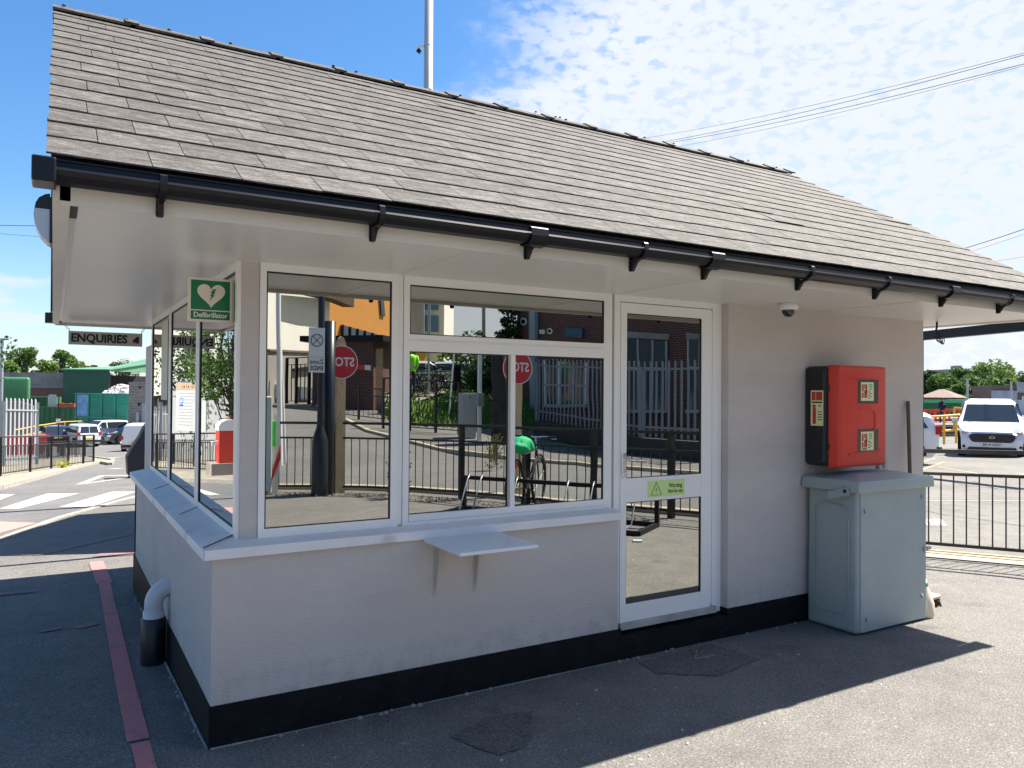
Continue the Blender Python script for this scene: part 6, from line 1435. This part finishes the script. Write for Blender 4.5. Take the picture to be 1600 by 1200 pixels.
# simple bikes in rack
def bicycle(name, label, loc, rz, m_frame, detail=False, group=None, small=True):
    t = empty(name, label, 'bicycle', loc[:], rz, group); R_ = .34
    for x_, nm in ((-.52, 'rear_wheel'), (.52, 'front_wheel')):
        m = MB(); m.tube([(x_+R_*cos(a), 0, R_+R_*sin(a)) for a in [2*pi*i/20 for i in range(21)]], .022, 6, False)
        w_ = m.build(nm, M_TYRE, t)
        m = MB()
        for i in range(14): a = 2*pi*i/14; m.tube([(x_, 0, R_), (x_+(R_-.02)*cos(a), 0, R_+(R_-.02)*sin(a))], .002, 3, False)
        m.lathe((x_, 0, R_), [(.02, -.04), (.02, .04)], 8, 'y'); m.build('spokes', M_ALU, w_)
    m = MB(); bbk = (-.08, 0, .30); seat = (-.22, 0, .78); head = (.38, 0, .82); hd2 = (.42, 0, .68); rw = (-.52, 0, R_); fw = (.52, 0, R_)
    for a, c, r_ in ((bbk, seat, .016), (seat, head, .016), (bbk, hd2, .018), (head, hd2, .02), (rw, bbk, .01), (rw, (-.2, 0, .72), .009), (hd2, fw, .014)): m.tube([a, c], r_, 7)
    m.build('frame', m_frame, t)
    m = MB(); m.tube([head, (.34, 0, .98)], .014, 6); m.tube([(.30, -.30, 1.0), (.38, -.16, 1.01), (.36, 0, 1.0), (.38, .16, 1.01), (.30, .30, 1.0)], .012, 7)
    hb = m.build('handlebar', M_CHROME if detail else M_BLACK, t)
    m = MB(); m.tube([seat, (-.235, 0, .90)], .012, 6); m.prism([(-.36, -.07), (-.30, -.085), (-.10, -.02), (-.08, 0), (-.10, .02), (-.30, .085), (-.36, .07)], .90, .945, 'z'); m.build('saddle', M_BLACK, t)
    m = MB(); m.lathe(bbk, [(.085, -.02), (.085, -.015), (0, -.015)], 14, 'y'); m.bar((-.08, -.05, .30), (-.02, -.05, .16), .02); m.bar((-.08, .05, .30), (-.14, .05, .44), .02); m.build('cranks', M_ALU, t)
    if detail:
        for s in (-1, 1):
            m = MB(); m.tube([(.30, s*.20, 1.0), (.30, s*.33, 1.0)], .017, 8); m.build('grip', M_BLACK, hb)
            m = MB(); m.tube([(.40, s*.16, 1.0), (.42, s*.22, .975), (.38, s*.30, .97)], .007, 6); m.build('brake_lever', M_CHROME, hb)
        m = MB(); m.box(-.62, -.55, -.035, .035, .62, .70, .01); m.build('rear_lamp', M_REDP, t)
        for x_ in (-.52, .52):
            m = MB(); m.tube([(x_+(R_+.045)*cos(a), 0, R_+(R_+.045)*sin(a)) for a in [radians(q) for q in (range(20, 200, 15) if x_ < 0 else range(20, 170, 15))]], .016, 6); m.build('mudguard', M_BLACK, t)
    return t
bx0 = None
for i in range(9):
    p = rf(640+i*6.2, 611.5, 30.5+.3*(i % 3)); lab = ['first bicycle at the left of the far rack', 'second bicycle in the far rack in the glass', 'third bicycle in the far rack in the glass', 'fourth bicycle in the far rack in the glass', 'middle bicycle of the far rack in the glass', 'sixth bicycle in the far rack in the glass', 'seventh bicycle in the far rack in the glass', 'second last bicycle in the far rack', 'last bicycle at the right of the far rack'][i]
    if bx0 is None: bx0 = bicycle('rack_bicycle', lab, p, 0, M_CARB, group='bicycles in the far rack'); o_ = bx0
    else: o_ = copy_tree(bx0)
    o_.location = p; o_.rotation_euler.z = radians(random.uniform(-30, 30)+60*(i % 2)); o_['label'] = lab
p = rf(641, 606, 29); person(p+Vector((0, 0, -.25)), 1.75, radians(10), 'person in bright yellow green hi-vis jacket among the far bicycles', M_NAVY, vest=M_HIVIS)
# cabinets
t = empty('service_cabinet', 'tall grey service cabinet beside the grass bank', 'cabinet', RG(729, 23.4)[:], radians(8))
hC = rf(729, 614, 23.4).z-RG(729, 23.4).z; m = MB(); m.box(-.22, .22, -.2, .2, 0, hC, .01); m.build('housing', M_GREYP, t)
m = MB(); m.box(-.17, .17, .2, .212, .08, hC-.06); m.build('door', M_GREYP, t); m = MB(); m.box(-.03, .03, .212, .22, hC-.14, hC-.11); m.build('lock', M_BLACK, t)
t = empty('white_post', 'slim white square post right of the grey cabinet', 'post', RG(748, 23)[:]); hC = rf(748, 540, 23).z-RG(748, 23).z; m = MB(); m.box(-.05, .05, -.05, .05, 0, hC); m.build('shaft', M_WHITE, t); m = MB(); m.box(-.1, .12, -.04, .08, 1.0, 1.4); m.build('box', M_GALV, t)
for px_, D, yt, r_, lab, mm in ((700, 27, 548, .03, 'thin leaning white pole above the grass bank', M_WHITE), (669, 30, 440, .05, 'thin grey pole in front of the orange building', M_GALV), (754, 38, 440, .10, 'tall concrete pole against the sky in the upper pane', M_CONC)):
    p = RG(px_, D); t = empty('pole', lab, 'pole', p[:]); m = MB(); m.tube([(0, 0, 0), (.2 if r_ < .05 else 0, 0, rf(px_, yt, D).z-p.z)], r_, 8); m.build('shaft', mm, t)
t = empty('bollard', 'short black bollard on the grass bank', 'bollard', rf(713, 611, 30.5)[:]); m = MB(); m.box(-.12, .12, -.1, .1, 0, 1.0); m.build('post', M_BLACK, t)
# trees across street
p = RG(782, 22.6); tree(p, 3.4, .1, 0, 'x', n=4) if False else None
t = empty('tree', 'dark leaning tree trunk left of the second stop sign', 'tree', p[:]); m = MB(); m.tube([(0, 0, 0), (0, .0, 1.4), (-.06, 0, 2.2), (-.1, 0, 2.75)], [.30, .27, .25, .2], 12); m.build('trunk', mat('dark_bark', (.035, .03, .028), .95, var=.3, scale=6), t)
tree(RG(772, 31), 2.7, 1.5, 0, 'leafy dark tree filling the glass behind the stop sign', M_LEAFD, n=2600, leaf=.2, seed=71, clumps=18, low=.2, trunk_r=.15)
tree(RG(752, 36), 3.2, 1.8, 0, 'mid green shrub tree behind the white post in the glass', M_LEAFD, n=2000, leaf=.22, seed=72, clumps=16, low=.15, trunk_r=.12)
tree(RG(796, 30), 5.0, .75, 0, 'tall dark green tree crown against the sky in the upper pane', M_LEAFD, n=2400, leaf=.17, seed=74, clumps=16, low=.45, trunk_r=.15)
tree(RG(735, 44), 3.8, 2.0, 0, 'pale birch among green leaves in the glass', M_LEAF, n=1500, leaf=.3, seed=75, clumps=14, low=.3, trunk_r=.2)
# palisade and brick building on the right of the reflection
dw = [RG(838, 25), RG(1000, 20.5), RG(1110, 18.6)]
t = empty('dwarf_wall', 'low dark wall under the palisade fence across the street', 'wall', dw[0][:]); m = MB()
for a, c in zip(dw, dw[1:]): m.bar(a-dw[0]+Vector((0, 0, .22)), c-dw[0]+Vector((0, 0, .22)), .25, .5)
m.build('masonry', mat('dark_dwarf_wall', (.055, .05, .05), .9, var=.2, scale=3), t)
M_PALB = mat('blue_grey_pales', (.20, .235, .27), .5, metal=.1)
palisade([p+Vector((0, 0, 0)) for p in dw], 'blue grey palisade fence before the dark brick building', .5, 2.48, (.75, 2.26), M_PALB, pw=.075, sp=.205)
t, a, d, n_, H_ = rblock('brick_office', 'dark red brick building with large windows behind the palisade', 'building', 806, 1130, 30, 22, 400, 690, 8, B_DRED, ztop=6.5)
for pts, nm, mm in (([(852, 562), (918, 566), (918, 632), (852, 634)], 'window', M_WINGL), ([(974, 529), (1043, 533), (1043, 640), (974, 640)], 'window', M_WINGL), ([(1075, 530), (1130, 533), (1130, 640), (1075, 640)], 'window', M_WINGL)):
    wv = rpanel(t, a, pts, nm, mm, .06, n_, d); x0_, x1_ = pts[0][0], pts[1][0]
    for f_ in (.0, .33, .66, .97):
        xx = x0_+(x1_-x0_)*f_; rpanel(wv, a, [(xx, pts[0][1]+f_*4), (xx+2, pts[0][1]+f_*4), (xx+2, pts[2][1]), (xx, pts[2][1])], 'mullion', M_WHITE if x0_ < 900 else M_GREYP, .10, n_, d)
    yy = 573 if x0_ > 900 else 600; rpanel(wv, a, [(x0_, yy), (x1_, yy+2), (x1_, yy+5), (x0_, yy+3)], 'transom', M_GREYP, .11, n_, d)
    rpanel(t, a, [(x0_-1, pts[2][1]), (x1_+1, pts[2][1]), (x1_+1, pts[2][1]+5), (x0_-1, pts[2][1]+5)], 'window_sill', M_GREYP, .16, n_, d)
rpanel(t, a, [(972, 518), (1045, 522), (1045, 531), (972, 528)], 'lintel', M_CONC, .10, n_, d); rpanel(t, a, [(1073, 520), (1130, 523), (1130, 532), (1073, 530)], 'lintel', M_CONC, .10, n_, d)
rpanel(t, a, [(832, 440), (841, 440), (841, 700), (832, 700)], 'downpipe', mat('pipe_blue_grey', (.25, .32, .36), .5), .2, n_, d)
for (cx_, cy_, r_) in ((818, 502.5, 5.2), (858.5, 517.5, 4.0)):
    pts = [(cx_+r_*cos(2*pi*i/16), cy_+1.15*r_*sin(2*pi*i/16)) for i in range(16)]; rg = rpanel(t, a, pts, 'round_vent', M_WHITE, .04, n_, d)
    rpanel(rg, a, [(cx_+r_*.6*cos(2*pi*i/16), cy_+.7*r_*sin(2*pi*i/16)) for i in range(16)], 'vent_hole', M_BLACK, .055, n_, d)
rpanel(t, a, [(843, 515), (851, 515.5), (851, 522), (843, 521.5)], 'alarm_box', M_CREAM, .05, n_, d); rpanel(t, a, [(885, 512), (912, 514), (912, 528), (885, 527)], 'blue_sign', mat('teal_blue_sign', (.0, .08, .14), .5), .12, n_, d)
# cable across
m = MB()
# bicycle and rack near the kiosk rail
bk = bicycle('bicycle', 'black bicycle with bright green saddle cover leaning by the rack', tuple(rf(822, 620, 10.9).xy)+(0,), radians(-40), M_CARK, detail=True)
m = MB(); bm = bmesh.new(); bmesh.ops.create_icosphere(bm, subdivisions=3, radius=1)
for v in bm.verts:
    n_v = v.co.copy(); k_ = 1+.12*sin(n_v.x*7+n_v.z*5)+.08*sin(n_v.y*11); v.co = Vector((-.26+n_v.x*.19*k_, n_v.y*.115*k_, .93+n_v.z*.12*k_-.05*abs(n_v.x)))
m.bm(bm, True); m.tube([(-.12, -.05, .95), (-.04, -.07, .88), (.02, -.06, .76)], [.06, .045, .02], 8)
o_ = m.build('saddle_cover', M_GREENCL); o_.location = bk.location; o_.rotation_euler.z = radians(-40); o_.scale = (1.3, 1.5, 1); tag(o_, 'bright green cloth bundled over the bicycle saddle', 'cloth')
t = empty('bicycle_rack', 'low black bicycle rack with bent steel wheel hoops', 'bicycle rack', (4.30, -5.72, 0), radians(58.7))
m = MB()
m.bar((0, 0, .45), (2.75, 0, .45), .05, .05); m.bar((0, 0, .03), (2.75, 0, .03), .05, .05); m.bar((0, .70, .03), (2.75, .70, .03), .05, .05)
for x_ in (0, 2.75): m.bar((x_, 0, 0), (x_, 0, .45), .05, .05); m.bar((x_, 0, .03), (x_, .70, .03), .05, .05)
m.build('frame', M_BLACK, t)
for x_ in (.12, .32, .85, 1.6, 1.95, 2.35, 2.52):
    m = MB(); m.bar((x_+.02, .35, .05), (x_+.02, .68, .04), .018); m.tube([(x_, .0, .45), (x_, .05, .50), (x_+.02, .14, .45), (x_+.02, .35, .06)], .010, 7); m.build('hoop', M_GALV, t)
# weeds near rail
for (x_, y_, lab) in ((3.95, -7.25, 'tall dry weed growing by the rail post'), (7.3, -10.2, 'yellow flowered weed at the dwarf wall')):
    m = MB(); rnd = random.Random(3)
    for i in range(130):
        a_ = rnd.uniform(0, 6.28); r_ = rnd.uniform(.02, .22); z_ = rnd.uniform(.05, .75); m.bar((r_*.3*cos(a_), r_*.3*sin(a_), z_*.6), (r_*cos(a_), r_*sin(a_), z_), .006, .004); m.bar((r_*cos(a_), r_*sin(a_), z_), (r_*cos(a_)+.02, r_*sin(a_), z_+.025), .018, .012)
    tag(m.build('weed', mat('dry_weed', (.22, .22, .08), .9, island=.4), loc=(x_, y_, 0)), lab, 'weed')
m = MB(); m.box(-.05, .05, -.035, .035, 0, .02, .005); o_ = m.build('litter', mat('pale_blue_litter', (.5, .62, .62), .6), loc=(4.9, -2.75, 0), rz=.5); tag(o_, 'pale blue crumpled litter on the forecourt', 'litter')

# ================================================================== REFLECTED WORLD left of the kiosk
def LG(x, D): p = rl(x, 620, D); return Vector((p.x, p.y, hgt(p.x, p.y)))
a_, c_ = rl(327, 745, 16.6), rl(385, 742, 15.6)
t = empty('barrier_machine', 'red parking barrier machine with white domed top on concrete plinth', 'barrier machine', tuple(rl(358, 722, 20)), radians(0)); t.scale = (1.25, 1.25, 1.25)
m = MB(); m.box(-.21, .24, -.21, .21, 0, .66, .015); m.build('housing', M_REDP, t)
m = MB(); m.prism([(-.22, .66), (-.22, .76), (-.17, .83), (-.05, .88), (.10, .88), (.2, .83), (.25, .76), (.25, .66)], -.22, .22, 'y'); m.build('cap', M_WHITE, t)
m = MB(); m.lathe((.0, 0, .88), [(.03, 0), (.025, .04), (0, .045)], 8); m.build('beacon', M_REDP, t)
m = MB(); m.bar((.24, -.1, .42), (.36, -.1, .40), .08, .08); m.build('camera', M_WHITE, t)
p = rl(352, 722, 20); gz = hgt(p.x, p.y)
t = empty('concrete_plinth', 'concrete block plinth under the red barrier machine', 'plinth', (p.x, p.y, gz)); m = MB(); m.box(-.42, .40, -.36, .36, 0, p.z-gz-.002, .01); m.build('block', M_CONC, t)
rr_ = [LG(240, 30), LG(272, 27.5), LG(306, 25), LG(340, 23.5), LG(374, 22.5)]
rail_run('guard_rail', rr_, 'black guard rail reflected in the side windows', h=1.12, h2=.90, hb=.15, bar=.16, barr=.018, post=.08)
# white wall & board
a_, c_ = LG(272, 33), LG(392, 30); zt = rl(330, 595, 31.5).z
t = empty('white_wall', 'white painted wall behind the notice board', 'wall', a_[:]); d = c_-a_; m = MB(); nn = Vector((-d.y, d.x, 0)).normalized()*.25
m.add([Vector((0, 0, -.3)), d+Vector((0, 0, -.3)), d+Vector((0, 0, zt-a_.z)), Vector((0, 0, zt-a_.z))]+[v+nn for v in (Vector((0, 0, -.3)), d+Vector((0, 0, -.3)), d+Vector((0, 0, zt-a_.z)), Vector((0, 0, zt-a_.z)))], [(0, 1, 2, 3), (7, 6, 5, 4), (0, 4, 5, 1), (1, 5, 6, 2), (2, 6, 7, 3), (3, 7, 4, 0)]); m.build('panel', mat('dull_white_panel', (.40, .41, .42), .8, var=.05, scale=.6), t)
m = MB(); m.bar(Vector((0, 0, zt-a_.z)), d+Vector((0, 0, zt-a_.z)), .4, .08); m.build('coping', M_GREYW, t)
A1, A2_ = rl(276, 598, 29.8), rl(324, 598, 28.6); B1 = rl(276, 672, 29.8)
t = empty('notice_board', 'tall white notice board with red heading and round blue symbol', 'notice board', (A1.x, A1.y, B1.z)); ux_ = (A1-A2_); ux_.z = 0; wN = ux_.length; ux_.normalize(); hN = A1.z-B1.z
# reader's right-hand direction: board faces the kiosk (+x side), so swap so that normal points to the kiosk
nrm_ = ux_.cross(Vector((0, 0, 1)))
if nrm_.x < 0: ux_ = -ux_
org = Vector((0, 0, 0)) if (A2_-A1).dot(ux_) > 0 else (A2_-A1)
org.z = 0
m = MB(); rect_on(m, org, ux_, (0, 0, 1), 0, wN, 0, hN, .03); m.build('board', mat('board_white', (.50, .51, .52), .6), t)
m = MB(); rect_on(m, org, ux_, (0, 0, 1), 0, wN, hN-.28, hN, .034); hd = m.build('heading_panel', mat('board_beige', (.42, .36, .26), .6), t)
nn_ = ux_.cross(Vector((0, 0, 1)))
m = MB()
for k_, (w0, h0) in enumerate(((.07, .13), (.03, .12), (.06, .085), (.02, .11), (.06, .08), (.0, 0), (.05, .09), (.02, .12), (.06, .085), (.045, .08))):
    if w0: rect_on(m, org+nn_*.036, ux_, (0, 0, 1), wN*(.19+.062*k_), wN*(.19+.062*k_)+w0, hN-.20, hN-.20+h0, .003); m.build('heading_lettering', M_REDP, hd)
m = MB()
for i in range(11):
    z_ = hN-.42-i*.12; x0_ = .06 if i < 3 else wN*.42*(0 if False else 1) ; x1_ = wN-.08-random.uniform(0, .2)
    for xx in [x0_+k_*.085 for k_ in range(int((x1_-x0_)/.085))]: rect_on(m, org+nn_*.031, ux_, (0, 0, 1), xx, xx+random.uniform(.04, .075), z_, z_+.022, .002)
m.build('text_lines', mat('print_grey', (.25, .28, .33), .6), t)
m = MB(); poly_on(m, org+nn_*.031, ux_, (0, 0, 1), disc_pts(.105, 20, wN*.80, hN-.68), .003); rect_on(m, org+nn_*.031, ux_, (0, 0, 1), wN*.80-.1, wN*.80+.1, hN-.90, hN-.82, .003); bs = m.build('blue_symbol', M_BLUE, t)
m = MB(); poly_on(m, org+nn_*.035, ux_, (0, 0, 1), disc_pts(.045, 12, wN*.80, hN-.66), .003); rect_on(m, org+nn_*.035, ux_, (0, 0, 1), wN*.80-.06, wN*.80+.06, hN-.74, hN-.685, .003); m.build('white_figure', M_WHITE, bs)
# pale corrugated building, trunk, trees
a_, c_ = LG(225, 52), LG(345, 44); zt = rl(300, 470, 46).z
t = empty('corrugated_warehouse', 'pale ribbed sheet warehouse behind the trees in the side glass', 'building', a_[:]); d = c_-a_; m = MB(); nb = 80; z0_ = rl(252, 621, 50).z-a_.z
for i in range(nb):
    q0, q1 = d*(i/nb), d*((i+1)/nb); e0 = Vector((.10 if i % 2 else 0, 0, 0)); e1 = Vector((0 if i % 2 else .10, 0, 0)); m.add([q0+e0+Vector((0, 0, z0_)), q1+e1+Vector((0, 0, z0_)), q1+e1+Vector((0, 0, zt-a_.z)), q0+e0+Vector((0, 0, zt-a_.z))], [(0, 1, 2, 3)])
m.build('sheeting', M_CORRW, t); m = MB(); m.add([Vector((-.6, 0, -.3)), d+Vector((-.6, 0, -.3)), d+Vector((-.6, 0, z0_+.2)), Vector((-.6, 0, z0_+.2))], [(0, 1, 2, 3)]); m.build('dark_undercroft', mat('undercroft_brown', (.06, .045, .04), .9), t)
palisade([LG(236, 36), LG(268, 34)], 'pale palisade fence reflected in the far side window', .1, 2.4, (.4, 2.0), M_PALG, sp=.2)
p = LG(318, 30)
tree(LG(322, 32), 7.6, 3.0, 0, 'thin leaved tree with bare grey trunk behind the white wall', M_LEAFD, n=2600, leaf=.17, seed=81, clumps=16, low=.3, trunk_r=.28, hollow=.3)
tree(LG(362, 27), 6.0, 1.9, 0, 'dense olive green conifer like tree beside the white wall', M_LEAF, n=6000, leaf=.14, seed=82, clumps=16, low=.2, trunk_r=.15)
tree(LG(300, 36), 6.5, 2.4, 0, 'sparse green tree before the ribbed warehouse', M_LEAFD, n=2200, leaf=.16, seed=83, clumps=12, low=.3, trunk_r=.2, hollow=.3)

# ---- more of the town around, off to the sides of the view
proto_t = tree((-16, 8, hgt(-16, 8)), 7.5, 2.6, 0, 'broad green street tree west of the crossing', M_LEAF, n=4000, leaf=.24, seed=101, clumps=28, low=.25, group='street trees around the forecourt')
for (x_, y_, r_, sc_, lab) in ((-22, -6, 1, 1.1, 'street tree beyond the forecourt edge to the west'), (-14, -22, 2, 1., 'street tree by the bend of the street'), (-2, -34, 3, 1.2, 'street tree standing beside the far street end'), (-24, 22, 4, 1.15, 'street tree north west of the crossing'), (24, -14, 5, 1.1, 'street tree south of the car park')):
    o_ = copy_tree(proto_t); o_.location = (x_, y_, hgt(x_, y_)); o_.rotation_euler.z = r_; o_.scale = (sc_, sc_, sc_); o_['label'] = lab
for (x_, y_, w_, d_, h_, mm, lab) in ((-34, -16, 16, 9, 6, B_BROWN, 'brown brick block west of the forecourt'), (-20, -46, 18, 9, 7, B_ORG, 'orange brick block at the end of the street'), (34, -22, 14, 9, 6, B_RED, 'red brick block south of the car park')):
    t = empty('brick_block', lab, 'building', (x_, y_, hgt(x_, y_))); m = MB(); m.box(-w_/2, w_/2, -d_/2, d_/2, -.3, h_); m.build('wall', mm, t)
    m = MB(); m.prism([(-d_/2-.4, h_), (d_/2+.4, h_), (0, h_+2.4)], -w_/2-.3, w_/2+.3, 'x'); m.build('roof', M_SLATEB, t)
    for k_ in range(5):
        for z_ in (1., 3.8):
            for sy_ in (-1, 1):
                m = MB(); xx = -w_/2+w_*(k_+.5)/5; m.box(xx-.6, xx+.6, *sorted((sy_*(d_/2), sy_*(d_/2+.04))), z_, z_+1.3); wv = m.build('window', M_WINGL, t)
